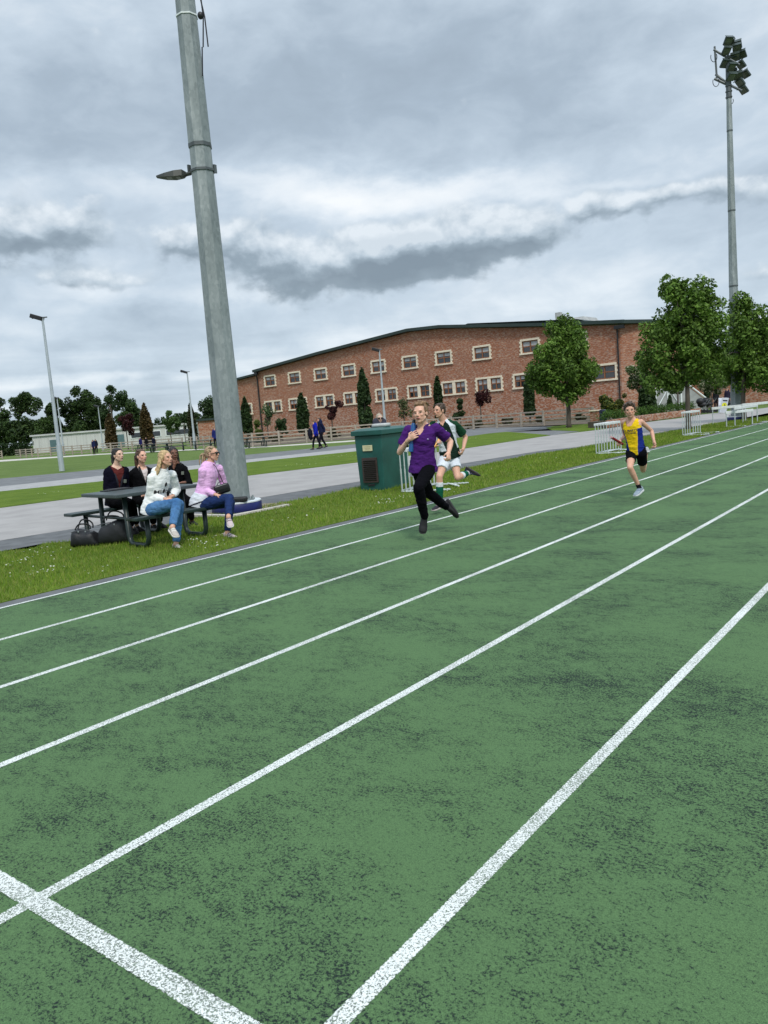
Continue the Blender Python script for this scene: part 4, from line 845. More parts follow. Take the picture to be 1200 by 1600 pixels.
# stack by the cabinet: bars run away from the track
def fan(g, n, turn, gap, labs, grp, back=.0):
    """hurdles nested side by side, their bars running away from the track edge"""
    global hc
    g = Vector((g.x, g.y, 0)); away = g.normalized(); rgt = Vector((away.y, -away.x, 0)); bx = away*math.cos(turn)+rgt*math.sin(turn)
    for k in range(n):
        c = g+bx*.57+rgt*gap*k+away*back*k; place_hurdle(hc, c.x, c.y, math.atan2(bx.y, bx.x)+math.pi, labs[k], grp); hc += 1
fan(g0, 5, .40, .078, ['leftmost hurdle of the stack beside the green cabinet', 'second hurdle from the left in the stack beside the green cabinet', 'middle hurdle of the stack beside the green cabinet', 'fourth hurdle from the left beside the green cabinet', 'rightmost hurdle of the stack beside the green cabinet'], 'hurdles stacked beside the green cabinet', -.01)
fan(G(932, 711), 5, .36, .075, ['leftmost hurdle of the stack behind the yellow runner', 'second hurdle from the left behind the yellow runner', 'third hurdle from the left behind the yellow runner', 'fourth hurdle from the left behind the yellow runner', 'hurdle nearest the yellow runner in the stack behind him'], 'hurdles stacked behind the yellow runner', .05)
fan(G(1067, 682), 4, .32, .08, ['leftmost hurdle of the stack beside the big lime trunk', 'second hurdle of the stack beside the big lime trunk', 'third hurdle of the stack beside the big lime trunk', 'rightmost hurdle of the stack beside the big lime trunk'], 'hurdles stacked by the lime trunk', .03)
def along(px0, py0, px1, py1, h, label, grp='long white barriers lined up along the grass at the right edge'):
    a, b = G(px0, py0), G(px1, py1); L_ = (b-a).length; d = (b-a).normalized(); n = Vector((d.y, -d.x, 0)); c = (a+b)/2; Rm = Matrix((d, -n, Z_)).transposed(); t = thing('barrier', (a.x, a.y, 0), label, 'barrier', grp)
    for q in (a+d*.05, b-d*.05):
        f = MB(); f.tube([q+Z_*.03, q+Z_*(h-.05)], .022, 8); f.build('upright', MHUR, t); f = MB(); f.tube([q-n*.02+Z_*.025, q+n*.42+Z_*.02], .022, 8); f.build('foot', MHUR, t)
    f = MB(); f.bbox(c+Z_*(h-.06), (L_, .045, .115), .012, Rm); f.build('top_bar', bpy.data.materials['white_bar'], t)
Z_ = Vector((0, 0, 1))
along(1113, 664.5, 1166, 658.5, .80, 'long white barrier at the left of the row by the far mast base')
along(1134, 668, 1177, 663.5, .66, 'lower white barrier in front at the far mast base')
along(1148, 667, 1184, 660, .80, 'white barrier nearest the far mast in the row')
along(1160, 661.5, 1222, 654, .86, 'white barrier reaching past the right edge of the picture')
proto_h['label'] = 'leftmost hurdle of the stack beside the green cabinet'
m_ = MB(); q = G(690, 764); w1 = G(700, 759); w2 = G(713, 762); sp_ = thing('loose_bar', (w1.x, w1.y, 0), 'loose white hurdle bar lying on the grass behind the green runner', 'bar')
m_.tube([w1+Vector((0, 0, .05)), w2+Vector((0, 0, .05))+(w2-w1)*.3], .018, 6); m_.ell(tuple(w2+Vector((0, 0, .05))), (.03, .03, .02)); m_.build('bar', MWHITE, sp_)
# ================================================================ picnic table
MTAB = mat('dark_green_black_plastic', (.016, .030, .028), .42, var=.25, vs=7, bump=.1, bs=30); MTOP = mat('slate_table_top', (.050, .068, .070), .45, var=.18, vs=5)
tA = Vector((-9.98, 6.30, 0)); tu = (G(308, 762, .75)-G(183, 775, .75)); tu.z = 0; tu.normalize()
tu = Vector((.20, .98, 0)).normalized()
tv = Vector((-tu.y, tu.x, 0))            # towards the far bench
P0 = G(183, 774, .75); P0.z = 0
TW, TL = 1.08, 1.30; P0 = Vector((-9.29, 6.13, 0)); tu = Vector((math.cos(math.radians(83)), math.sin(math.radians(83)), 0)); tv = Vector((-tu.y, tu.x, 0))
Rt = Matrix((tu, tv, Vector((0, 0, 1)))).transposed()
def TP(a, b, z): return P0+tu*a+tv*b+Vector((0, 0, z))
pt = thing('picnic_table', tuple(TP(TL/2, TW/2, 0)), 'dark green metal picnic table with two attached benches, women seated at it', 'picnic table')
m_ = MB(); m_.bbox(TP(TL/2, TW/2, .725), (TL, TW, .05), .012, Rt); m_.build('table_top', MTOP, pt)
m_ = MB(); m_.bbox(TP(TL/2+.02, -.38, .43), (TL+.1, .29, .045), .012, Rt); m_.build('bench', MTAB, pt)
m_ = MB(); m_.bbox(TP(TL/2, TW+.40, .43), (TL+.12, .29, .045), .012, Rt); m_.build('bench', MTAB, pt)
def utube(a):
    m_ = MB(); q = []
    q = [TP(a, -.38, .41), TP(a, -.38, .14), TP(a, -.35, .075), TP(a, -.28, .04), TP(a, .06, .04), TP(a, .13, .075), TP(a, .16, .14), TP(a, .18, .70)]
    m_.tube(q, .034, 10); return m_
for a in (.20, TL-.20):
    utube(a).build('leg', MTAB, pt, True)
    m_ = MB(); m_.tube([TP(a, TW+.38, .41), TP(a, TW+.38, .14), TP(a, TW+.35, .075), TP(a, TW+.28, .04), TP(a, TW-.06, .04), TP(a, TW-.13, .075), TP(a, TW-.16, .14), TP(a, TW-.18, .70)], .034, 10); m_.build('leg', MTAB, pt, True)
    m_ = MB(); m_.tube([TP(a, -.38, .39), TP(a, TW+.38, .39)], .022, 8); m_.tube([TP(a, .18, .685), TP(a, TW-.18, .685)], .024, 8); m_.build('cross_bar', MTAB, pt)
# bags on the grass at the table end
def bag(name, label, c, L_, H, W_, ang, seed, hump=.3, strap=True):
    r = np.random.default_rng(seed); R_ = Matrix.Rotation(ang, 3, 'Z'); t = thing(name, c, label, 'bag'); rings = []; n = 22; c = Vector(c)
    for i, f in enumerate(np.linspace(0, 1, 15)):
        x = (f-.5)*L_; k = (1-abs(2*f-1)**5)**.5*.94+.06; hh = H*k*(.86+.14*math.sin(3.1*f+seed)); ww = W_*k/2; ring = []
        for j in range(n):
            a = 2*math.pi*j/n; cx, sy = math.cos(a), math.sin(a); yy = ww*math.copysign(abs(cx)**.6, cx)*(1-.28*max(0, sy)); zz = hh/2+hh/2*math.copysign(abs(sy)**.62, sy)
            nn = noise.noise(Vector((x*9+seed, yy*9, zz*9)))*.028+noise.noise(Vector((x*22+seed, yy*22, zz*22)))*.012
            ring.append(c+R_@Vector((x+nn, yy*(1+2.2*nn), max(.003, zz+nn*(1 if zz > .05 else 0)))))
        rings.append(ring)
    m_ = MB(); m_.loft(rings); m_.build('body', MBAG, t, True)
    for sg in ((-1, 1) if strap else ()):
        m_ = MB(); m_.tube([c+R_@Vector((.13*L_*2*math.cos(a), sg*W_*.22+.03*math.sin(3*a), H*.93+.13*math.sin(a)*(1 if sg > 0 else .6))) for a in np.linspace(0, math.pi, 13)], .011, 6); m_.build('handle', MBAG, t, True)
    m_ = MB(); m_.tube([c+R_@Vector(((f-.5)*L_*.8, -W_*.30, H*(.80+.08*math.sin(f*3.1)))) for f in np.linspace(0, 1, 8)], .006, 5); m_.build('zip', mat('dull_zip', (.10, .10, .11), .4, .5), t)
    m_ = MB(); m_.ell(c+R_@Vector((.12*L_, -W_*.42, H*.80)), (.012, .008, .014)); m_.build('buckle', MGALV, t); m_ = MB(); m_.ell(c+R_@Vector((-.12*L_, -W_*.42, H*.82)), (.012, .008, .014)); m_.build('buckle', MGALV, t)
    return t
MBAG = mat('black_nylon', (.010, .011, .014), .55, var=.3, vs=14, bump=.5, bs=26)
q = G(131, 855); bag('tote_bag', 'black tote bag with two handles, leftmost on the grass by the table', (q.x, q.y+.04, VZ), .42, .27, .22, math.radians(36), 2)
q = G(172, 852); bag('holdall', 'larger slumped black bag leaning on the table leg', (q.x, q.y+.1, VZ), .50, .36, .30, math.radians(34), 5)
# items by the mast: blue towel and black pouch on the pad, earth patch around it
mr = MB(); c = nb
pad = [(c.x+.62*math.cos(a)*(1+.12*math.sin(3*a)), c.y+.25+1.0*math.sin(a)*(1+.1*math.cos(2*a))) for a in np.linspace(0, 2*math.pi, 28, endpoint=False)]
sheet('mast_gravel_patch', pad, VZ+.004, mat('pale_gravel_soil', (.24, .20, .14), .95, var=.45, vs=12, bump=.8, bs=60))
cs = thing('concrete_edging', tuple(c.xy)+(0,), 'pale concrete edging slab around the near mast pad', 'edging'); m_ = MB()
m_.bbox(Vector((c.x+.56, c.y, VZ+.012)), (.09, 1.5, .05), .01); m_.bbox(Vector((c.x-.1, c.y-.62, VZ+.012)), (1.2, .09, .05), .01); m_.build('slab', MKERB, cs)
pc = thing('black_pouch', tuple(nb+Lr*.14-Fr*.33+Vector((0, 0, .212))), 'black pouch lying on the near mast pad', 'pouch'); m_ = MB(); m_.bbox(nb+Lr*.10-Fr*.36+Vector((0, 0, .262)), (.34, .14, .09), .03, Matrix.Rotation(math.radians(38), 3, 'Z')); m_.build('case', MBAG, pc, True)
tw = thing('blue_cloth', tuple(nb-Lr*.06-Fr*.38+Vector((0, 0, .212))), 'bright blue folded cloth beside the black pouch on the mast pad', 'cloth'); m_ = MB(); m_.bbox(nb-Lr*.10-Fr*.36+Vector((0, 0, .25)), (.20, .13, .07), .028, Matrix.Rotation(math.radians(30), 3, 'Z')); m_.build('fold', mat('sky_blue_cloth', (.02, .26, .55), .8, var=.3, vs=12), tw, True)
# ================================================================ bin, A-board, buggies, distant picnic tables
bq = G(943, 666); t = thing('litter_bin', (bq.x, bq.y, 0), 'round navy litter bin on the path by the yellow green shrub', 'bin'); s_ = depth_of(bq)/FPX; R0 = 5.6*s_
m_ = MB(); m_.tube([(bq.x, bq.y, z) for z in (0, .04, .82)], [R0*.92, R0*.94, R0], 20); m_.build('drum', mat('navy_paint', (.006, .012, .05), .4, var=.2, vs=4), t, True, auto=40)
m_ = MB(); m_.tube([(bq.x, bq.y, z) for z in (.80, .84, .92, .96)], [R0*1.06, R0*1.08, R0*1.02, R0*.7], 20); m_.build('hood', mat('navy_lid', (.004, .008, .03), .35), t, True, auto=40)
bp_ = thing('brick_pier', tuple(D(930, 664, 49).xy)+(0,), 'short brick pier with pale cap beside the navy bin', 'pier'); q = D(931, 664, 49); q.z = 0; m_ = MB(); m_.box(q+Vector((0, 0, .42)), (.5, .5, .84)); m_.build('shaft', MBR, bp_); m_ = MB(); m_.bbox(q+Vector((0, 0, .88)), (.6, .6, .08), .02); m_.build('cap', MSTONE, bp_)
ab = thing('sandwich_board', tuple(D(1130, 645, 52).xy)+(0,), 'white A board sign with a yellow round mark behind the hurdles', 'sign'); q = D(1130, 645, 52); q.z = 0; aR = Matrix((Lr, Fr, Vector((0, 0, 1)))).transposed()
for sg in (-1, 1):
    m_ = MB(); Rm = aR @ Matrix.Rotation(sg*-.2, 3, 'X') @ Matrix.Rotation(.12, 3, 'Y'); m_.bbox(q+Fr*sg*.16+Vector((0, 0, .52)), (.46, .025, 1.0), .008, Rm); pnl = m_.build('board', mat('white_board', (.62, .66, .72), .5), ab)
    if sg < 0:
        m_ = MB(); pc_ = q+Fr*sg*.16+Vector((0, 0, .48)); m_.tube([pc_+Rm@Vector((0, -.014, .05)), pc_+Rm@Vector((0, -.020, .05))], .17, 20); m_.build('yellow_mark', mat('yellow_vinyl', (.75, .75, .04), .5), pnl)
        m_ = MB(); m_.box(pc_+Rm@Vector((0, -.016, .36)), (.3, .006, .07), Rm); m_.box(pc_+Rm@Vector((0, -.025, .05)), (.03, .006, .16), Rm); m_.box(pc_+Rm@Vector((.03, -.025, .05)), (.09, .006, .03), Rm); m_.build('black_print', MDARK, pnl)
def pushchair(px, py, depth, label, sc=1., seed=0):
    b = D(px, py, depth); b.z = 0; t = thing('pushchair', b, label, 'pushchair', 'black pushchairs parked behind the hurdles'); X = lambda x, y, z: b+(Lr*x+Fr*y)*sc+Vector((0, 0, z*sc)); m_ = MB()
    m_.loft([[X(-.38+.3*k+.1*math.cos(a), -.24+.48*j, .55+.26*math.sin(a)+.10*k) for a in np.linspace(0, 2*math.pi, 10, endpoint=False) for j in (0,)] for k, j in ((0, 0), (1, 0))]) if False else m_.ell(X(-.05, 0, .62), (.34*sc, .24*sc, .20*sc)); m_.build('seat_shell', MBAG, t, True)
    m_ = MB(); m_.ell(X(-.20, 0, .86), (.28*sc, .27*sc, .24*sc)); m_.build('hood', MBAG, t, True)
    m_ = MB()
    for s in (-1, 1): m_.tube([X(-.45, s*.24, .12), X(.05, s*.24, .5), X(.48, s*.2, 1.0)], .02, 6); m_.tube([X(.40, s*.24, .12), X(-.1, s*.24, .5)], .02, 6)
    m_.tube([X(.48, -.2, 1.0), X(.48, .2, 1.0)], .025, 6); m_.build('frame', MGALVD, t)
    for x in (-.45, .40):
        for s in (-1, 1):
            m_ = MB(); m_.cyl(X(x, s*.22, .13), X(x, s*.27, .13), .13*sc, n=14); m_.build('wheel', MDARK, t)
pushchair(1099, 645, 55, 'left of the two black pushchairs parked behind the hurdles', 1.0)
pushchair(1108, 644, 56, 'right of the two black pushchairs parked behind the hurdles', 1.0)
pushchair(1139, 640, 57, 'black pushchair with a pink bundle between the A board and the mast', .9)
def far_table(px, py, label, i):
    b = G(px, py); b.z = 0
    if i == 0:
        t = thing('field_picnic_table', (0, 0, 0), label, 'picnic table', 'black picnic tables along the field fence')
        m_ = MB(); m_.bbox((0, 0, .73), (1.9, .8, .05), .01); m_.build('table_top', MTAB, t)
        for s in (-1, 1):
            m_ = MB(); m_.bbox((0, s*.78, .44), (1.9, .28, .05), .01); m_.build('bench', MTAB, t)
        for s in (-1, 1):
            m_ = MB(); m_.tube([(s*.65, -.78, .42), (s*.65, -.74, .05), (s*.65, -.25, .05), (s*.65, -.2, .7), (s*.65, .2, .7), (s*.65, .25, .05), (s*.65, .74, .05), (s*.65, .78, .42)], .04, 6); m_.build('leg', MTAB, t)
        globals()['FT'] = t; o = t
    else: o = copy_tree(FT)
    o.location = b; o.rotation_euler = (0, 0, .65+.1*i); o['label'] = label; return o
for i, (px, py, lb) in enumerate(((228, 707, 'black picnic table with dark clothed pupils, leftmost of the row by the fence'), (250, 706, 'second picnic table from the left by the field fence'), (275, 705, 'picnic table just left of the lamp post by the fence'), (318, 702, 'picnic table right of the lamp post, before the mast'), (400, 699, 'black picnic table just right of the mast by the fence'))): far_table(px, py, lb, i)
# ================================================================ people
def bone(P, px, py, L, sg):
    r = ray(px, py); w_ = CAMP-P; a = r.dot(r); b = 2*r.dot(w_); c = w_.dot(w_)-L*L; q = b*b-4*a*c
    t = (-b+sg*math.sqrt(q))/(2*a) if q > 0 else -b/(2*a); return CAMP+r*t
def limb(mb, pts, rad, n=14, squash=None):
    mb.tube(pts, rad, n)
    for p, r in ((pts[0], rad[0]), (pts[-1], rad[-1])): mb.ell(p, (r, r, r), nu=12, nv=8)
def lerp(a, b, t): return a+(b-a)*t
def rings_torso(mb, pel, neck, rh, rs, tab, n=28, sq=.8):
    """tab rows: (t along spine, half width, half depth, forward shift)"""
    up = (neck-pel).normalized(); R = []
    for (t, w_, d, f) in tab:
        r = (rh*(1-t)+rs*t); r = (r-up*r.dot(up)).normalized(); fw = up.cross(r).normalized(); c = pel+(neck-pel)*t+fw*f; q = []
        for k in range(n):
            a = 2*math.pi*k/n; ca, sa = math.cos(a), math.sin(a)
            q.append(c+r*w_*math.copysign(abs(ca)**sq, ca)+fw*d*math.copysign(abs(sa)**sq, sa))
        R.append(q)
    mb.loft(R)
def remesh(mb, vox, it=3, fac=.5):
    me = mb.raw(); bm = bmesh.new(); bm.from_mesh(me); bmesh.ops.recalc_face_normals(bm, faces=bm.faces); bm.to_mesh(me); bm.free()
    o = bpy.data.objects.new('tmp', me); COL.objects.link(o)
    r = o.modifiers.new('r', 'REMESH'); r.mode = 'VOXEL'; r.voxel_size = vox; r.use_smooth_shade = True
    if it: s = o.modifiers.new('s', 'SMOOTH'); s.factor = fac; s.iterations = it
    dg = bpy.context.evaluated_depsgraph_get(); dg.update(); m2_ = bpy.data.meshes.new_from_object(o.evaluated_get(dg))
    bpy.data.objects.remove(o); bpy.data.meshes.remove(me); return m2_
def coords(me):
    a = np.empty(len(me.vertices)*3, np.float32); me.vertices.foreach_get('co', a); return a.reshape(-1, 3).astype(float)
def normals(me):
    a = np.empty(len(me.vertices)*3, np.float32); me.vertices.foreach_get('normal', a); return a.reshape(-1, 3).astype(float)
def vnoise(P, sc, seed=0.):
    return np.array([noise.noise(Vector((p[0]*sc[0]+seed, p[1]*sc[1]+seed*.7, p[2]*sc[2]-seed))) for p in P])
def finish(me, name, parent, mats, color=None, disp=None, keep=None, uv=None):
    P = coords(me)
    if disp is not None: P = P+normals(me)*disp(P)[:, None]
    org = np.array(root_loc(parent)); me.vertices.foreach_set('co', (P-org).astype(np.float32).ravel())
    if color is not None:
        c = color(P); a = me.color_attributes.new('col', 'FLOAT_COLOR', 'POINT'); a.data.foreach_set('color', np.c_[c, np.ones(len(P))].astype(np.float32).ravel())
    if keep is not None:
        k = keep(P); bm = bmesh.new(); bm.from_mesh(me); bm.verts.ensure_lookup_table(); bmesh.ops.delete(bm, geom=[v for v in bm.verts if not k[v.index]], context='VERTS'); bm.to_mesh(me); bm.free()
    for m_ in (mats if isinstance(mats, (list, tuple)) else [mats]): me.materials.append(m_)
    me.name = name; me.update(); o = bpy.data.objects.new(name, me); COL.objects.link(o); o.parent = parent
    me.polygons.foreach_set('use_smooth', np.ones(len(me.polygons), bool)); return o
MSKIN = attr_mat('skin', rough=.52, spec=.35, sss=.12, bump=.05, bs=220, var=.05, vs=30)
MCLOTH = attr_mat('cloth', rough=.9, spec=.06, bump=.12, bs=160, var=.10, vs=22, wr=.9)
MDENIM = attr_mat('denim', rough=.85, spec=.15, bump=.2, bs=260, var=.22, vs=26, wr=.7)
MHAIR = attr_mat('hair', rough=.5, spec=.45, var=.45, vs=90, bump=.6, bs=110)
MSHOE = attr_mat('shoe', rough=.6, spec=.3, var=.1, vs=30, bump=.2, bs=90)
def hd_dir(a, b, c=0.):
    """a to the right in the photo, b towards the camera, c up"""
    return (Lr*a-Fr*b+Vector((0, 0, c))).normalized()
class P: pass
def head_frame(C, F, tilt=0.):
    U = Vector((0, 0, 1)); U = (U-F*U.dot(F)).normalized(); R = F.cross(U); U = U*math.cos(tilt)+R*math.sin(tilt); R = F.cross(U); return C, R, F, U
def add_head(mb, hf, s):
    C, R, F, U = hf; M = Matrix((R, F, U)).transposed()
    def e(c, r): mb.ell(C+M@Vector([x*s for x in c]), [x*s for x in r], M)
    e((0, -.018, .036), (.072, .094, .080)); e((0, .020, .01), (.066, .070, .085)); e((0, .034, -.040), (.054, .056, .066)); e((0, .055, -.090), (.026, .026, .022))
    for sg in (-1, 1):
        mb.tube([C+M@Vector((sg*.056*s, .0, -.045*s)), C+M@Vector((sg*.022*s, .052*s, -.092*s))], [.017*s, .015*s], 8)
        e((sg*.033, .060, -.022), (.022, .024, .022)); e((sg*.073, -.008, -.012), (.009, .020, .031)); e((sg*.030, .078, .026), (.024, .014, .009))
        e((sg*.011, .096, -.030), (.008, .010, .008))
    mb.tube([C+M@Vector((0, .086*s, .010*s)), C+M@Vector((0, .102*s, -.024*s))], [.008*s, .0115*s], 8); e((0, .098, -.027), (.0115, .012, .009))
    e((0, .087, -.054), (.022, .012, .0065)); e((0, .085, -.064), (.020, .012, .0065))
def head_color(hf, s, skin, lips=(.42, .13, .11), brow=(.12, .07, .04), smile=0., blush=.25, eye=(.05, .04, .03), mouth_open=0.):
    C, R, F, U = hf; M = np.array([list(R), list(F), list(U)]); C_ = np.array(C)
    def f(P_):
        L = (P_-C_)@M.T/s; col = np.repeat(np.array([skin]), len(P_), 0); x, y, z = L.T; fr = y > .045
        near = np.linalg.norm(L, axis=1) < .2
        def blend(mask, c, w_=1.): 
            m_ = (mask*w_)[:, None]; col[:] = col*(1-m_)+np.array(c)*m_
        for sg in (-1, 1):
            g = np.exp(-(((x-sg*.038)/.020)**2+((z+.030)/.018)**2))*near*fr; blend(g, (skin[0]*1.02, skin[1]*.62, skin[2]*.60), blush)
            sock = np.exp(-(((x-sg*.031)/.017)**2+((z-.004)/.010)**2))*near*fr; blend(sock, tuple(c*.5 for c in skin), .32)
            ey = (((x-sg*.031)/.013)**2+((z-.001)/.0058)**2 < 1)*near*fr; blend(ey, (.30, .25, .22))
            ir = (((x-sg*.031)/.0062)**2+((z-.001)/.0062)**2 < 1)*near*fr; blend(ir, eye)
            ld = (((x-sg*.031)/.016)**2+((z-.0075)/.0032)**2 < 1)*near*fr; blend(ld, tuple(c*.5 for c in brow), .8)
            bz = .024+.10*(abs(x)-.030)*(-.5); br = (((x-sg*.031)/.019)**2+((z-bz)/.0048)**2 < 1)*near*fr; blend(br, brow, .7)
        mz = -.059+smile*12*x**2
        lp = ((x/.024)**2+((z-mz)/(.0085+mouth_open))**2 < 1)*near*(y > .06); blend(lp, lips, .85)
        ml = ((x/.022)**2+((z-mz)/(.0022+mouth_open*.7))**2 < 1)*near*(y > .06); blend(ml, (.10, .03, .03), .9)
        no = (((abs(x)-.007)/.0045)**2+((z+.036)/.004)**2 < 1)*near*(y > .08); blend(no, tuple(c*.5 for c in skin), .5)
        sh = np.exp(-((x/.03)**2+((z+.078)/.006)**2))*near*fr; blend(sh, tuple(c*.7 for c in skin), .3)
        return col
    return f
def add_hand(mb, W, d, pn, s=1., curl=(.5, .6, .65, .7), thumb=1, tc=.6, spread=.0):
    """W wrist, d along the palm, pn palm normal (the fingers bend towards it), thumb=+-1 side"""
    d = d.normalized(); pn = (pn-d*pn.dot(d)).normalized(); sd = d.cross(pn).normalized()*thumb; M = Matrix((sd, d, pn)).transposed()
    mb.ell(W+d*.045*s, (.038*s, .052*s, .016*s), M); mb.ell(W+d*.060*s, (.040*s, .032*s, .014*s), M); limb(mb, [W-d*.03*s, W+d*.02*s], [.024*s, .026*s], 10)
    mb.ell(W+d*.030*s+sd*.022*s+pn*.008*s, (.018*s, .030*s, .014*s), M)
    for i, (ln_, c) in enumerate(zip((.070, .078, .073, .058), curl)):
        off = sd*(.12-.08*i)*(1+spread); b = W+d*(.088-.004*abs(i-1))*s+sd*(.0315-.021*i)*s; pts = [b-d*.02*s, b]
        for fr, an in ((.46, c*.8), (.30, c*1.9), (.24, c*2.7)):
            pts.append(pts[-1]+((d+off)*math.cos(an)+pn*math.sin(an)).normalized()*ln_*fr*s)
        limb(mb, pts, [.0085*s, .0088*s, .0082*s, .0076*s, .0066*s], 8)
    b = W+d*.022*s+sd*.030*s; t1 = (sd*.75+d*.75+pn*.25*tc).normalized(); t2 = (sd*.25*(1-tc)+d*.8+pn*tc).normalized()
    limb(mb, [b-sd*.01*s, b+t1*.036*s, b+t1*.036*s+t2*.034*s], [.0115*s, .0105*s, .008*s], 8)
def add_shoe(name, A, toe, up, s, parent, upper, sole, lace=None, ank=.085):
    """A = ankle joint; toe = direction; up = away from the sole"""
    toe = toe.normalized(); up = (up-toe*up.dot(toe)).normalized(); sd = toe.cross(up); O = A-up*ank*s
    rows = [(-.078, .018, .045, .008), (-.070, .030, .085, .004), (-.045, .036, .108, 0), (0, .037, .112, 0), (.03, .039, .098, 0), (.07, .044, .078, 0), (.115, .050, .060, 0), (.155, .048, .050, .002), (.185, .038, .040, .006), (.202, .018, .026, .012)]
    m_ = MB(); R = []
    for (x, w_, h, z0) in rows:
        q = []
        for k in range(18):
            a = 2*math.pi*k/18; ca, sa = math.cos(a), math.sin(a); hh = h-.012-z0
            yy = w_*math.copysign(abs(ca)**.75, ca)*(1-.32*max(0, sa)*(1 if x < .05 else .5)); zz = .012+z0+hh/2+hh/2*math.copysign(abs(sa)**.8, sa); q.append(O+toe*x*s+sd*yy*s+up*zz*s)
        R.append(q)
    m_.loft(R); Oa = np.array(O); T_ = np.array(toe); U_ = np.array(up)
    me = remesh(m_, .006*s, 1)
    def col(P_):
        x = (P_-Oa)@T_/s; z = (P_-Oa)@U_/s; c = np.repeat(np.array([upper]), len(P_), 0)
        if lace is not None: c[(x > .03) & (x < .11) & (z > .055) & ((x*55).astype(int) % 2 == 0)] = lace
        c[(x > -.03) & (x < .025) & (z > .100)] = np.array(upper)*.25
        return c
    sh = finish(me, name, parent, MSHOE, col)
    m_ = MB(); R = []
    for (x, w_, h, z0) in rows:
        ww = (w_+.004); b_ = z0*.8; t_ = .024 if x < .1 else .020
        R.append([O+toe*(x*1.03)*s+sd*ww*s*a_+up*z*s for (a_, z) in ((-.92, b_), (.92, b_), (1, b_+.006), (1, t_), (.9, t_+.004), (-.9, t_+.004), (-1, t_), (-1, b_+.006))])
    m_.loft(R); m_.build('sole', flat_mat(sole), sh, True, auto=50); return sh
_fm = {}
def flat_mat(c, rough=.7):
    k = (tuple(c), rough)
    if k not in _fm: _fm[k] = mat('plain_%s' % ('pale' if sum(c) > .9 else 'dark'), c, rough, var=.12, vs=30)
    return _fm[k]
def hair_mesh(parts, strands, hf, s, col, col2, parent, vox=.0055, seed=1, amp=.004, nm='hair'):
    """parts: ellipsoids (centre, radii) in head space; strands: list of (points, radii) in head space"""
    C, R, F, U = hf; M = Matrix((R, F, U)).transposed(); mb = MB(); w = lambda p: C+M@(Vector(p)*s)
    for (c, r) in parts: mb.ell(w(c), [x*s for x in r], M, 20, 14)
    for (pts, rad) in strands: mb.tube([w(p) for p in pts], [r*s for r in rad], 7)
    me = remesh(mb, vox*s, 1); Ca = np.array(C); Ma = np.array([list(R), list(F), list(U)]); r_ = np.random.default_rng(seed)
    def disp(P_):
        L = (P_-Ca)@Ma.T/s; return amp*s*(vnoise(L, (85, 26, 26), seed)*1.0+vnoise(L, (160, 50, 50), seed+3)*.6)
    def color(P_):
        L = (P_-Ca)@Ma.T/s; n_ = np.clip(vnoise(L, (120, 22, 22), seed+9)*1.1+.5, 0, 1)[:, None]; return np.array(col)*(1-n_)+np.array(col2)*n_
    return finish(me, nm, parent, MHAIR, color, disp)
def cap_keep(): pass
def person(label, d, px, sg, s, skin, tops, **k):
    """Builds the joints and the continuous body; clothes are added by the caller. px: joint -> pixel (+ depth offset)."""
    p = P(); J = {}
    for n_ in ('pel', 'neck', 'head', 'shR', 'shL', 'hipR', 'hipL'):
        q = px[n_]; J[n_] = D(q[0], q[1], d+(q[2] if len(q) > 2 else 0))
    L = dict(el=.285*s, wr=.250*s, kn=.425*s, an=.415*s)
    for side in 'RL':
        for a, b, ln_ in (('sh', 'el', L['el']), ('el', 'wr', L['wr']), ('hip', 'kn', L['kn']), ('kn', 'an', L['an'])):
            q = px[b+side]; J[b+side] = bone(J[a+side], q[0], q[1], ln_*(q[2] if len(q) > 2 else 1), sg.get(b+side, -1))
    p.J = J; p.s = s; p.skin = skin; return p
SK_TAB = [(-.20, .08, .07, 0), (-.12, .135, .10, -.01), (0, .150, .108, -.012), (.12, .142, .102, -.01), (.32, .122, .092, -.004), (.50, .130, .098, .0), (.68, .150, .108, .004), (.82, .158, .102, -.002), (.92, .145, .082, -.012), (.97, .108, .066, -.016), (1.02, .066, .054, -.016), (1.07, .05, .05, -.012)]
def scale_tab(tab, s, aw=0, ad=0): return [(t, w_*s+aw, dd*s+ad, f*s) for (t, w_, dd, f) in tab]
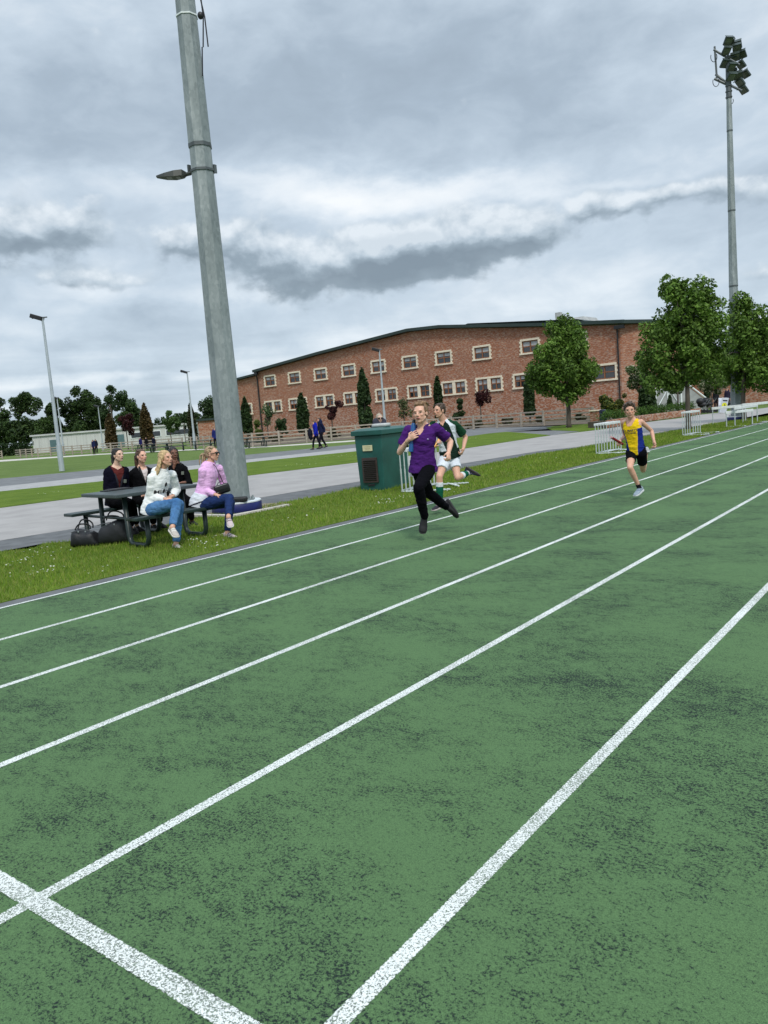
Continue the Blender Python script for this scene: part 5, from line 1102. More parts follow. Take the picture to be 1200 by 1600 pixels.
def body(p, t, hf, hands, hs=1., vox=.0050, fem=False, head_s=None, color_kw=None, legs=True, arm_r=1., leg_r=1., bare_feet=False):
    J, s = p.J, p.s; mb = MB(); hd_s = head_s or s
    rh = (J['hipR']-J['hipL']).normalized(); rs = (J['shR']-J['shL']).normalized(); p.rh, p.rs = rh, rs
    up = (J['neck']-J['pel']).normalized(); p.up = up; rr = (rh+rs).normalized(); p.fw = up.cross(rr).normalized(); p.rr = p.fw.cross(up).normalized()
    tab = scale_tab(SK_TAB, s*(.92 if fem else 1)); rings_torso(mb, J['pel'], J['neck'], rh, rs, tab)
    C, R, F, U = hf; nk = C-F*.022*hd_s-U*.055*hd_s; limb(mb, [J['neck']-up*.05*s, J['neck']+up*.01*s, nk], [.064*s, .057*s*(.86 if fem else 1), .054*hd_s*(.86 if fem else 1)])
    add_head(mb, hf, hd_s); mid_ = lerp(J['neck'], nk, .45)
    for q in 'RL': limb(mb, [mid_-p.fw*.008*s if hasattr(p,'fw') else mid_, J['neck']+(J['sh'+q]-J['neck'])*.62-up*(.012*s if fem else .006*s)], [.036*s*(.85 if fem else 1), .030*s], 10)
    for q in 'RL':
        sh, el, wr = J['sh'+q], J['el'+q], J['wr'+q]; a = arm_r*s
        inn = J['neck']+(sh-J['neck'])*.45-up*.03*s
        limb(mb, [inn, sh+(el-sh)*.02], [.050*a*(.8 if fem else 1), .052*a*(.9 if fem else 1)]); limb(mb, [sh, lerp(sh, el, .3), lerp(sh, el, .6), el], [.050*a, .046*a, .041*a, .036*a]); limb(mb, [el, lerp(el, wr, .28), lerp(el, wr, .7), wr], [.036*a, .038*a, .030*a, .0235*a])
        if legs:
            hp, kn, an = J['hip'+q], J['kn'+q], J['an'+q]; l = leg_r*s
            limb(mb, [hp, lerp(hp, kn, .35), lerp(hp, kn, .75), kn], [.084*l, .078*l, .060*l, .052*l]); limb(mb, [kn, lerp(kn, an, .3), lerp(kn, an, .65), an], [.051*l, .054*l, .041*l, .033*l])
            bk = (hp-kn).normalized(); calf = lerp(kn, an, .3); mb.ell(kn+(kn-lerp(hp, an, .5)).normalized()*.012*l, (.04*l, .04*l, .045*l))
            mb.ell(an, (.036*l, .036*l, .04*l))
    for h in hands: add_hand(mb, **h)
    me = remesh(mb, vox, 2, .4)
    return finish(me, 'body', t, MSKIN, head_color(hf, hd_s, p.skin, **(color_kw or {})))
def local(p):
    pe = np.array(p.J['pel']); L_ = (p.J['neck']-p.J['pel']).length
    up = np.array(p.up)
    def f(P_):
        u_ = (P_-pe)@up/L_; w_ = np.clip(u_, 0, 1)[:, None]; r = np.array(p.rh)*(1-w_)+np.array(p.rs)*w_; r = r-(r@up)[:, None]*up; r /= np.linalg.norm(r, axis=1)[:, None]
        fw = np.cross(np.repeat(up[None], len(r), 0), r); return ((P_-pe)*r).sum(1), ((P_-pe)*fw).sum(1), u_
    return f
def wr_disp(amp=.006, sc=(13, 13, 24), seed=0): return lambda P_: amp*(vnoise(P_, sc, seed)+.5*vnoise(P_, tuple(2.3*x for x in sc), seed+5))
def top(p, t, name, color, tab, sleeve=None, sl_r=(.062, .060, .058), to='el', cuff=1., mats=None, disp=None, keep=None, vox=.007, extra=None, it=3):
    J, s = p.J, p.s; mb = MB(); rings_torso(mb, J['pel'], J['neck'], p.rh, p.rs, scale_tab(tab, s, .0, .0))
    for q in 'RL':
        sh, el, wr = J['sh'+q], J['el'+q], J['wr'+q]; inn = J['neck']+(sh-J['neck'])*.4-p.up*.045*s
        if sleeve:
            mb.tube([inn, sh], [.048*s, sl_r[0]*s], 16); mb.ell(sh, [sl_r[0]*s*1.02]*3)
            if sleeve <= 1: mb.tube([sh, lerp(sh, el, sleeve*.5), lerp(sh, el, sleeve)], [sl_r[0]*s, sl_r[1]*s, sl_r[2]*s], 16)
            else:
                limb(mb, [sh, lerp(sh, el, .5), el], [sl_r[0]*s, sl_r[1]*s, sl_r[1]*s*.95], 16); f = sleeve-1
                mb.tube([el, lerp(el, wr, f*.5), lerp(el, wr, f*.9), lerp(el, wr, f)], [sl_r[1]*s*.95, sl_r[1]*s*.9, sl_r[2]*s, sl_r[2]*.86*s], 16)
    if extra: extra(mb)
    me = remesh(mb, vox, it); return finish(me, name, t, mats or MCLOTH, color, disp or wr_disp(), keep)
SHIRT_TAB = [(-.16, .172, .128, -.005), (-.05, .168, .126, -.006), (.08, .160, .120, -.006), (.30, .146, .112, 0), (.50, .148, .114, .003), (.68, .164, .122, .006), (.82, .170, .114, 0), (.92, .160, .094, -.01), (.975, .118, .078, -.014), (1.01, .078, .068, -.014)]
def bottoms(p, t, name, color, frac_R=2., frac_L=2., rt=(.100, .088, .070, .066), rl=(.062, .058, .050), mats=None, disp=None, waist=None, vox=.007):
    """frac <=1 : shorts down the thigh; up to 2 : down the shin"""
    J, s = p.J, p.s; mb = MB(); rings_torso(mb, J['pel'], J['neck'], p.rh, p.rs, scale_tab(waist or [(-.22, .07, .06, 0), (-.17, .135, .10, -.005), (-.08, .158, .120, -.012), (.02, .160, .120, -.012), (.10, .152, .112, -.01), (.16, .146, .108, -.008)], s))
    for q, f in (('R', frac_R), ('L', frac_L)):
        hp, kn, an = J['hip'+q], J['kn'+q], J['an'+q]; mb.ell(hp, [rt[0]*s]*3); g = min(1, f)
        mb.tube([hp, lerp(hp, kn, .3*g), lerp(hp, kn, .72*g), lerp(hp, kn, g)], [rt[0]*s, rt[1]*s, rt[2]*s, rt[3]*s], 18)
        if f > 1: 
            g = f-1; mb.ell(kn, [rt[3]*s]*3); mb.tube([kn, lerp(kn, an, .35*g), lerp(kn, an, .8*g), lerp(kn, an, g)], [rt[3]*s, rl[0]*s, rl[1]*s, rl[2]*s], 18)
    me = remesh(mb, vox, 3); return finish(me, name, t, mats or MCLOTH, color, disp or wr_disp(.005, (14, 14, 20), 3))
def flatcol(c): return lambda P_: np.repeat(np.array([c]), len(P_), 0)
def sock(p, t, side, f0, f1, col, r=(.058, .040), name='sock'):
    s = p.s; kn, an = p.J['kn'+side], p.J['an'+side]; mb = MB(); mb.tube([lerp(kn, an, f0), lerp(kn, an, (f0+f1)*.42), lerp(kn, an, f1)], [r[0]*s*.94, r[0]*s, r[1]*s], 16)
    if f1 >= 1: mb.ell(an, [r[1]*s]*3)
    me = remesh(mb, .005, 1); L_ = (an-kn).length; d = np.array((an-kn).normalized()); k0 = np.array(kn)
    return finish(me, name, t, MCLOTH, col if callable(col) else flatcol(col), None)
def root(p, label, name='person', group=None): return thing(name, (p.J['pel'].x, p.J['pel'].y, 0), label, 'person', group)
def ring_pts(p, t_, w_, d_, f_, a0, a1, n=18, dz=lambda a: 0.):
    up, r, fw = p.up, p.rs, p.up.cross(p.rs).normalized(); c = p.J['pel']+(p.J['neck']-p.J['pel'])*t_+fw*f_
    return [c+r*w_*math.cos(a)+fw*d_*math.sin(a)+up*dz(a) for a in np.linspace(a0, a1, n)]
def text_decal(txt, target, org, rt, up, size, parent, m_, arc=0., depth_dir=None, nm='lettering'):
    cu = bpy.data.curves.new('txt', 'FONT'); cu.body = txt; cu.size = 1; cu.align_x = 'CENTER'; cu.resolution_u = 2; cu.offset = .012
    o = bpy.data.objects.new('txt', cu); COL.objects.link(o); dg = bpy.context.evaluated_depsgraph_get(); me = bpy.data.meshes.new_from_object(o.evaluated_get(dg)); bpy.data.objects.remove(o)
    bm = bmesh.new(); bm.from_mesh(me); bmesh.ops.triangulate(bm, faces=bm.faces); bmesh.ops.subdivide_edges(bm, edges=[e for e in bm.edges if e.calc_length() > .25], cuts=2); bmesh.ops.triangulate(bm, faces=bm.faces); bm.to_mesh(me); bm.free()
    tb = BVHTree.FromPolygons([v.co for v in target.data.vertices], [p_.vertices for p_ in target.data.polygons]); O = Vector(root_loc(parent)); rt = rt.normalized(); up = (up-rt*up.dot(rt)).normalized(); fw = up.cross(-rt) if depth_dir is None else depth_dir
    fw = rt.cross(up)
    for v in me.vertices:
        x, y = v.co.x*size, v.co.y*size
        if arc: y += arc*x*x
        w = org+rt*x+up*y; h = tb.ray_cast(w-O+fw*.4, -fw, 1.); v.co = (h[0]+fw*.004) if h[0] is not None else w-O
    me.materials.append(m_); me.name = nm; ob = bpy.data.objects.new(nm, me); COL.objects.link(ob); ob.parent = parent; return ob
INK = mat('black_print_ink', (.012, .012, .014), .7)
# ---------------------------------------------------------------- runner in purple
SKIN_A, SKIN_B, SKIN_C = (.70, .41, .30), (.62, .35, .245), (.50, .29, .20)
p = person('', 9.45, dict(pel=(661, 729), neck=(659.5, 665.5, -.10), head=(657, 645.5, -.16), shR=(638.5, 672.5, .03), shL=(681, 670, -.12), hipR=(651.5, 733, -.02), hipL=(671, 732, -.02),
    elR=(624.5, 707), wrR=(638.5, 687), elL=(704, 690, 1.), wrL=(701, 707), knR=(671, 771), anR=(697, 792), knL=(654, 762), anL=(663.5, 807)),
    dict(elR=-1, wrR=-1, elL=1, wrL=-1, knR=1, anR=1, knL=-1, anL=1), 1.0, SKIN_A, None)
t = root(p, 'runner in a purple polo shirt and black trousers, mouth by a blue bottle')
J = p.J; hf = head_frame(J['head'], hd_dir(-.42, .90, .02), .05)
bt = [D(646.5, 661, depth_of(J['wrR'])+.0), D(642, 706, depth_of(J['wrR'])+.02)]; bd = (bt[1]-bt[0]).normalized()
body(p, t, hf, [dict(W=J['wrR']-Fr*.02, d=(Lr*.45+Vector((0, 0, .35))-Fr*.35).normalized(), pn=(Lr*.5+Fr*.8), s=1.05, curl=(.62, .64, .66, .7), thumb=1, tc=.9),
    dict(W=J['wrL'], d=(Vector((0, 0, -.8))-Fr*.5-Lr*.1).normalized(), pn=(Fr*.6-Lr*.6), s=1, curl=(1.15, 1.2, 1.2, 1.25), thumb=-1, tc=1.)], head_s=1.05, color_kw=dict(blush=.35, mouth_open=.004, lips=(.45, .16, .14), brow=(.22, .12, .06)))
PUR = (.066, .017, .142); lc = local(p)
def pcol(P_):
    x, y, u_ = lc(P_); c = np.repeat(np.array([PUR]), len(P_), 0); return c
def pkeep(P_):
    x, y, u_ = lc(P_); return ~((y > .0) & (np.abs(x) < .055) & (u_ > .80+np.abs(x+.0)*3.0) & (u_ < 1.2))
sh = top(p, t, 'polo_shirt', pcol, [(-.13, .180, .142, -.008), (-.04, .176, .138, -.008)]+SHIRT_TAB[2:], .68, (.066, .066, .070), keep=pkeep, disp=wr_disp(.009, (11, 11, 19), 2))
m_ = MB()
for sg in (1, -1):
    q = ring_pts(p, .985, .076, .072, -.012, math.pi*1.5 if sg > 0 else math.pi*1.5, math.pi*2.5 if sg > 0 else math.pi*.5, 14, lambda a: .018-.105*max(0, math.sin(a))**5)
    m_.tube(q, [.013]*len(q), 8)
m_.build('collar', flat_mat((.050, .013, .105), .85), sh, True)
m_ = MB(); e0 = J['pel']+p.up*.345+p.fw*.118-p.rr*.085; m_.ell(e0, (.012, .012, .012)); m_.build('chest_emblem', flat_mat((.30, .22, .42)), sh)
BLK = (.004, .004, .006)
bottoms(p, t, 'trousers', flatcol(BLK), 2.0, 2.0, rt=(.086, .088, .074, .066), rl=(.062, .055, .046), disp=wr_disp(.007, (12, 12, 20), 4))
Z = Vector((0, 0, 1))
for q in 'RL': sock(p, t, q, .88, 1.0, (.006, .006, .008), (.046, .044))
add_shoe('shoe', J['anL'], (-Z*.80-Fr*.45-Lr*.18), (-Fr*.62+Z*.55+Lr*.1), .96, t, (.012, .012, .014), (.02, .02, .022))
add_shoe('shoe', J['anR'], (-Z*.80+Lr*.40-Fr*.1), (-Fr*.25-Lr*.9-Z*.2)*-1 if False else (Lr*-.75-Z*.35-Fr*.5), .96, t, (.012, .012, .014), (.02, .02, .022))
HB, HB2 = (.27, .155, .075), (.12, .065, .032)
def lk(pts, r0_, r1_): return (pts, [r0_]+[(r0_*.6+r1_*.4)]*(len(pts)-2)+[r1_])
rg = np.random.default_rng(3); st = []
for i in range(34):
    a = rg.uniform(-1, 1); b = rg.uniform(-.5, 1); x = a*.062; y0 = .052-.05*abs(a)-.06*(1-b)*.8
    st.append(lk([(x, y0, .088-.02*abs(a)), (x*1.2+rg.normal()*.006, y0-.005, .128+.012*b-.02*abs(a)), (x*1.12-.004, y0-.05, .134-.03*abs(a)+rg.normal()*.004), (x*1.1-.006, y0-.092, .104-.03*abs(a)+rg.normal()*.005)], .014, .007))
hair_mesh([((0, -.030, .045), (.080, .092, .082)), ((0, -.060, .0), (.072, .060, .075)), ((.066, -.012, .035), (.014, .045, .045)), ((-.066, -.012, .035), (.014, .045, .045)), ((0, .018, .098), (.058, .05, .028))], st, hf, 1.05, HB, HB2, t, seed=4, amp=.004)
bo = thing('baton', tuple(bt[1]), 'blue tube held at the mouth by the purple runner', 'baton'); m_ = MB(); m_.tube([bt[0], bt[0]+bd*.03, bt[1]-bd*.004, bt[1]], [.020, .030, .030, .024], 18); m_.build('tube', mat('blue_plastic', (.012, .09, .28), .4, var=.15), bo, True, auto=45)
m_ = MB(); m_.tube([bt[0]-bd*.045, bt[0]-bd*.03, bt[0]], [.012, .021, .021], 16); m_.build('cap', MDARK, bo, True, auto=45)
# ---------------------------------------------------------------- runner in green and white
p = person('', 11.95, dict(pel=(703, 708), neck=(692, 657, -.10), head=(686.5, 641.5, -.16), shR=(677, 664, .06), shL=(711.5, 664.5, -.06), hipR=(697, 713, .0), hipL=(708, 711, .06),
    elR=(672, 686), wrR=(681, 696), elL=(727.5, 683, 1.), wrL=(724, 701), knR=(686.5, 745), anR=(687.5, 786), knL=(715, 746), anL=(731, 739)),
    dict(elR=-1, wrR=-1, elL=1, wrL=-1, knR=-1, anR=1, knL=-1, anL=1), .97, SKIN_B, None)
t = root(p, 'runner in dark green and white rugby shirt and green socks behind the purple runner'); J = p.J; hf = head_frame(J['head'], hd_dir(-.78, .62, .0), .04)
body(p, t, hf, [dict(W=J['wrR'], d=(Lr*.3+Z*.6-Fr*.6).normalized(), pn=(Lr*.7-Z*.3), s=1, curl=(.9, .95, 1, 1.05), thumb=-1, tc=1),
    dict(W=J['wrL'], d=(Vector((0, 0, -.75))-Fr*.4-Lr*.35).normalized(), pn=(Fr*.3-Lr*.7+Z*.3), s=1, curl=(1.1, 1.15, 1.2, 1.2), thumb=-1, tc=1.)], head_s=.93, color_kw=dict(blush=.6, lips=(.45, .17, .14), brow=(.06, .035, .02)))
lc2 = local(p); GRN, WHT, DGR = (.012, .05, .024), (.62, .66, .70), (.010, .022, .016)
sR, sL = np.array(J['shR']), np.array(J['shL'])
def gcol(P_):
    x, y, u_ = lc2(P_); c = np.repeat(np.array([DGR]), len(P_), 0); ax = np.abs(x); stripe = ((u_*60).astype(int) % 3 == 0) & (u_ < .5); c[stripe] = (.016, .034, .024)
    c[(ax > .095) & (u_ > .05)] = WHT; c[(ax > .045+(1.0-u_)*.34) & (u_ > .70)] = WHT; c[(ax > .085+(1.0-u_)*.42) & (u_ > .74)] = GRN; c[ax > .168] = GRN
    cuff = (u_ < .12) & (ax > .09); c[cuff] = DGR; return c
def gkeep(P_):
    x, y, u_ = lc2(P_); return ~((y > .0) & (u_ > .87+np.abs(x)*2.6) & (u_ < 1.2))
sh = top(p, t, 'rugby_shirt', gcol, SHIRT_TAB, .72, (.066, .068, .072), keep=gkeep, disp=wr_disp(.008, (11, 11, 19), 12), vox=.0065)
m_ = MB(); q = ring_pts(p, .985, .074, .070, -.012, math.pi*.5-6.0/2-.14, math.pi*.5+6.0/2+.14, 22, lambda a: .012-.085*max(0, math.sin(a))**4); m_.tube(q, .011, 8); m_.build('collar', flat_mat((.60, .64, .68), .85), sh, True)
m_ = MB(); e0 = J['pel']+p.up*.36*.97+p.fw*.113+p.rr*.01; m_.ell(e0, (.022, .010, .026)); m_.ell(e0-p.up*.05, (.014, .010, .012)); m_.build('chest_crest', flat_mat((.55, .56, .56)), sh)
bottoms(p, t, 'shorts', flatcol((.64, .68, .74)), .62, .60, rt=(.098, .094, .088, .092), disp=wr_disp(.006, (12, 12, 20), 6))
for q, f0 in (('R', .20), ('L', .30)):
    kn, an = np.array(J['kn'+q]), np.array(J['an'+q]); Lk = np.linalg.norm(an-kn)
    def sc_(P_, kn=kn, an=an, Lk=Lk, f0=f0):
        f = ((P_-kn)@(an-kn))/Lk**2; c = np.repeat(np.array([(.008, .10, .055)]), len(P_), 0); c[f < f0+.16] = (.66, .68, .70)
        if q == 'L': c[f > .84] = (.66, .68, .70)
        return c
    sock(p, t, q, f0, 1.0, sc_, (.060, .040))
add_shoe('football_boot', J['anR'], (-Lr*.62-Fr*.55-Z*.12), Z, .92, t, (.014, .010, .018), (.45, .40, .38), (.3, .2, .2))
add_shoe('football_boot', J['anL'], (-Z*.50+Lr*.72), (-Lr*.45-Z*.7+Fr*.1), .92, t, (.020, .018, .045), (.03, .02, .02), (.3, .3, .4))
st = []; rg = np.random.default_rng(6)
for i in range(26):
    a = rg.uniform(-1, 1); x = a*.058; y0 = .06-.03*abs(a)-rg.uniform(0, .06); st.append(lk([(x, y0-.05, .112-.02*abs(a)), (x*1.05, y0, .108-.015*abs(a)), (x*1.05+rg.normal()*.01, y0+.022, .088+rg.normal()*.006)], .012, .006))
hair_mesh([((0, -.026, .043), (.079, .096, .080)), ((0, -.055, .0), (.072, .062, .072)), ((.066, -.006, .025), (.014, .038, .046)), ((-.066, -.006, .025), (.014, .038, .046))], st, hf, .93, (.085, .050, .028), (.035, .020, .012), t, seed=7)
g0_, g1_ = D(688, 683.5, depth_of(J['wrR'])-.02), D(679.5, 697, depth_of(J['wrR'])-.06)
bo = thing('baton', tuple(g1_), 'gold relay baton held by the runner in green', 'baton'); m_ = MB(); m_.tube([g0_, g1_+(g1_-g0_)*.6], [.021, .021], 16); m_.build('tube', mat('gold_tube', (.50, .26, .05), .35, .3, var=.15), bo, True, auto=45)
# ---------------------------------------------------------------- runner in yellow and blue
p = person('', 11.75, dict(pel=(994, 704), neck=(986.5, 655.5, -.08), head=(984, 641, -.13), shR=(973.5, 660.5, .09), shL=(1001.5, 659, -.12), hipR=(986.5, 708, .04), hipL=(1002, 708, -.05),
    elR=(976.5, 681), wrR=(969, 689), elL=(1018, 673, 1.), wrL=(1022, 690.5), knR=(984.5, 731), anR=(999, 762), knL=(1005, 734), anL=(1010, 701)),
    dict(elR=1, wrR=-1, elL=1, wrL=-1, knR=-1, anR=1, knL=1, anL=1), .88, SKIN_B, None)
t = root(p, 'runner in a yellow and blue singlet and black shorts carrying a red baton'); J = p.J; hf = head_frame(J['head'], hd_dir(-.30, .95, -.05), .06)
body(p, t, hf, [dict(W=J['wrR'], d=(-Lr*.5-Z*.25-Fr*.7).normalized(), pn=(Lr*.5-Z*.9), s=.92, curl=(1.0, 1.05, 1.1, 1.1), thumb=-1, tc=1),
    dict(W=J['wrL'], d=(Vector((0, 0, -.85))-Fr*.35).normalized(), pn=(-Fr*.2-Lr*.7), s=.92, curl=(1.0, 1.05, 1.1, 1.2), thumb=-1, tc=1.)], head_s=.98, arm_r=.92, leg_r=.95, color_kw=dict(blush=.5, lips=(.42, .17, .14), brow=(.06, .035, .02)))
lc3 = local(p); YEL, BLU = (.78, .52, .015), (.014, .028, .20)
def ycol(P_):
    x, y, u_ = lc3(P_); c = np.repeat(np.array([YEL]), len(P_), 0); ax = np.abs(x); lim = .058+.062*np.clip(u_, 0, .85)/.85; c[(ax > lim) & (u_ < .72)] = BLU; c[(y < -.02) & (ax > lim)] = BLU; return c
def ykeep(P_):
    x, y, u_ = lc3(P_); return ~(((y > -.01) & (u_ > .83+np.maximum(0, np.abs(x)-.03)*3.6) & (np.abs(x) < .085)) | (u_ > 1.02) | ((np.abs(x) > .140) & (u_ > .76)))
YT = [(-.12, .158, .120, -.005), (0, .158, .122, -.005), (.12, .152, .118, -.004), (.32, .140, .110, 0), (.50, .146, .114, .003), (.68, .160, .120, .006), (.80, .156, .112, 0), (.90, .148, .098, -.008), (.96, .122, .084, -.012), (1.02, .078, .068, -.012)]
sh = top(p, t, 'singlet', ycol, YT, None, keep=ykeep, disp=wr_disp(.006, (8, 8, 24), 22), vox=.006)
try:
    text_decal("ST. MARY'S", sh, J['pel']+p.up*.312, -p.rr, p.up, .046, sh, mat('navy_print', (.05, .045, .06), .7)); text_decal("COLLEGE", sh, J['pel']+p.up*.276, -p.rr, p.up, .040, sh, bpy.data.materials['navy_print'])
except Exception as e: print('text', e)
bottoms(p, t, 'shorts', flatcol((.004, .004, .006)), .52, .58, rt=(.098, .090, .084, .084))
for q in 'RL': sock(p, t, q, .90, 1.0, (.015, .015, .018), (.040, .040))
add_shoe('running_shoe', J['anR'], (-Lr*.62-Fr*.62-Z*.22), (Z-Lr*.15), .90, t, (.26, .32, .38), (.55, .57, .58), (.10, .14, .20))
add_shoe('running_shoe', J['anL'], (-Z*.25+Fr*.9+Lr*.1), (Z*.9+Fr*.2), .90, t, (.40, .42, .44), (.55, .57, .58), (.10, .14, .20))
st = []; rg = np.random.default_rng(8)
for i in range(44):
    a = rg.uniform(-1, 1); b = rg.uniform(-1, 1); x, y = a*.07, b*.07+.0; z = .10-.05*abs(a); st.append(lk([(x*.8, y, z-.01), (x*1.15+rg.normal()*.01, y*1.1, z+.028), (x*1.25+rg.normal()*.018, y*1.1+rg.normal()*.012, z+.030+rg.normal()*.012)], .014, .005))
hair_mesh([((0, -.024, .046), (.086, .100, .082)), ((0, -.055, .005), (.080, .065, .070)), ((.072, -.008, .035), (.018, .042, .042)), ((-.072, -.008, .035), (.018, .042, .042)), ((0, .045, .098), (.055, .035, .028))], st, hf, .98, (.085, .050, .030), (.030, .018, .012), t, seed=9, amp=.006)
r0b, r1b = D(954.5, 683, depth_of(J['wrR'])-.16), D(973, 694, depth_of(J['wrR'])-.05); bo = thing('baton', tuple(r1b), 'dark red relay baton held by the yellow runner', 'baton'); m_ = MB(); m_.tube([r0b, r1b], [.019, .019], 16); m_.build('tube', mat('dark_red_tube', (.22, .012, .02), .35, .2, var=.1), bo, True, auto=45)
m_ = MB(); bd = (r1b-r0b).normalized(); m_.tube([r0b-bd*.004, r0b+bd*.02], [.0195, .0195], 16); m_.build('end_cap', flat_mat((.5, .3, .3)), bo)
# ---------------------------------------------------------------- seated women
def find_a(px, b, z):
    best = min(np.linspace(-.6, 2.6, 321), key=lambda a: abs(pix(TP(a, b, z))[0]-px)); return best
def pix(W): q = W-CAMP; z = q.dot(FW); return 600+FPX*q.dot(RT)/z, 800-FPX*q.dot(UP)/z
def seated(label, px_pel, b, s, skin, px, sg, **k):
    a = find_a(px_pel, b, .56); Pl = TP(a, b, .56); d = depth_of(Pl); q = pix(Pl); px['pel'] = (q[0], q[1]); p = person('', d, px, sg, s, skin, None); print(label[:20], 'depth', round(d, 2), 'pel px', [round(x) for x in q]); return p
WS = dict(); 
# blonde woman in white sweatshirt
p = seated('white', 239, -.34, .97, SKIN_B, dict(neck=(253.5, 733, -.08), head=(259, 716.5, -.12), shR=(237.5, 747, -.18), shL=(268.5, 741.5, .05), hipR=(238, 796, -.12), hipL=(246, 793, .05),
    elR=(235, 778), wrR=(259, 780), elL=(276, 765), wrL=(268, 776), knR=(276.5, 786), anR=(269.5, 824), knL=(280, 788, 1.), anL=(275, 851)),
    dict(elR=1, wrR=-1, elL=1, wrL=-1, knR=-1, anR=-1, knL=-1, anL=-1))
t = root(p, 'blonde woman in a white sweatshirt with black lettering and blue jeans, hands clasped'); J = p.J; hf = head_frame(J['head'], hd_dir(.86, .48, .10), -.06)
body(p, t, hf, [dict(W=J['wrR'], d=(Lr*.85-Z*.15-Fr*.2).normalized(), pn=(Fr*.3+Z*-.9), s=.93, curl=(.7, .7, .75, .8), thumb=-1, tc=.8), dict(W=J['wrL'], d=(-Lr*.75-Z*.35-Fr*.35).normalized(), pn=(Fr*.5-Z*.8), s=.93, curl=(.7, .75, .8, .85), thumb=-1, tc=.8)],
    fem=True, head_s=.95, color_kw=dict(blush=.35, smile=.35, lips=(.45, .16, .15), brow=(.22, .14, .08)))
SWT = [(-.22, .176, .146, .0), (-.10, .180, .146, -.0), (.06, .172, .138, 0), (.28, .148, .120, .002), (.50, .142, .116, .006), (.68, .146, .118, .008), (.82, .146, .106, 0), (.92, .142, .090, -.01), (.98, .116, .076, -.014), (1.03, .074, .066, -.014)]
sh = top(p, t, 'sweatshirt', flatcol((.80, .81, .80)), SWT, 1.93, (.063, .062, .048), disp=wr_disp(.008, (9, 9, 17), 31))
m_ = MB(); q = ring_pts(p, 1.01, .076, .072, -.012, 0, 2*math.pi, 26, lambda a: .008-.030*max(0, math.sin(a))); m_.tube(q, .011, 8); m_.build('neck_rib', flat_mat((.62, .65, .67), .9), sh, True)
try:
    text_decal('MEG OM', sh, J['pel']+p.up*.225, -p.rr, p.up, .070, sh, INK, -1.6); text_decal('NY', sh, J['pel']+p.up*.125, -p.rr, p.up, .085, sh, INK)
    tb = BVHTree.FromPolygons([v.co for v in sh.data.vertices], [q_.vertices for q_ in sh.data.polygons]); O_ = Vector(root_loc(sh))
    for (dx_, dz_, rx) in ((-.01, .345, .026), (-.012, .252, .026)):
        w_ = J['pel']+p.up*dz_-p.rr*dx_; h = tb.ray_cast(w_-O_+p.fw*.4, -p.fw, 1.); m_ = MB(); c = (h[0]+O_) if h[0] is not None else w_; m_.ell(c, (rx, .006, rx*1.15), Matrix((p.rr, p.fw, p.up)).transposed()); m_.build('printed_motif', INK, sh, True)
except Exception as e: print('text', e)
JN, JN2 = (.045, .130, .29), (.085, .195, .37)
def jcol(P_): n_ = np.clip(vnoise(P_, (7, 7, 7), 5)+.5, 0, 1)[:, None]; return np.array(JN)*(1-n_)+np.array(JN2)*n_
bottoms(p, t, 'jeans', jcol, 1.93, 1.93, rt=(.098, .096, .082, .070), rl=(.064, .056, .050), mats=MDENIM, disp=wr_disp(.006, (13, 13, 22), 8))
add_shoe('sneaker', J['anR'], (Lr*.50-Fr*.75-Z*.28), (Z+Lr*.25-Fr*.2), .90, t, (.42, .38, .34), (.66, .62, .56), (.6, .58, .54)); add_shoe('sneaker', J['anL'], (Lr*.72-Fr*.62-Z*.05), Z, .90, t, (.42, .38, .34), (.66, .62, .56), (.6, .58, .54))
def long_hair(hf, s, t, col, col2, ln_=.27, seed=1, drift=(0, 0), n=44, front=0):
    rg = np.random.default_rng(seed); st = []
    for i in range(front):
        a, b = rg.uniform(-1, 1), rg.uniform(.8, 1.05); st.append(lk([(.045, -.01+.02*a, .10), (.080, -.018+.022*a, .02), (.104, -.045+.026*a, -.10*b), (.128+rg.normal()*.006, -.085+.03*a, -.20*b), (.130+rg.normal()*.008, -.135+.03*a, -.275*b)], .016, .005))
    for i in range(n):
        a = rg.uniform(-1, 1); x = a*.070; y = -.035-.045*rg.uniform(-.6, 1)*(1-abs(a)*.3)
        if abs(a) > .75: y += .03
        l = ln_*rg.uniform(.75, 1.05); st.append(lk([(x*.8, y, .07), (x*1.25, y-.018, .0), (x*1.35+drift[0]*.4, y-.025+drift[1]*.4, -l*.5), (x*1.1+drift[0]+rg.normal()*.008, y-.01+drift[1]+rg.normal()*.008, -l)], .017, .005))
    return hair_mesh([((0, -.026, .044), (.080, .098, .082)), ((0, -.055, -.005), (.076, .062, .085)), ((.068, .004, .028), (.013, .040, .050)), ((-.068, .004, .028), (.013, .040, .050))], st, hf, s, col, col2, t, seed=seed)
long_hair(hf, .95, t, (.60, .43, .22), (.34, .22, .11), .33, seed=11, drift=(.02, -.13), n=50, front=26)
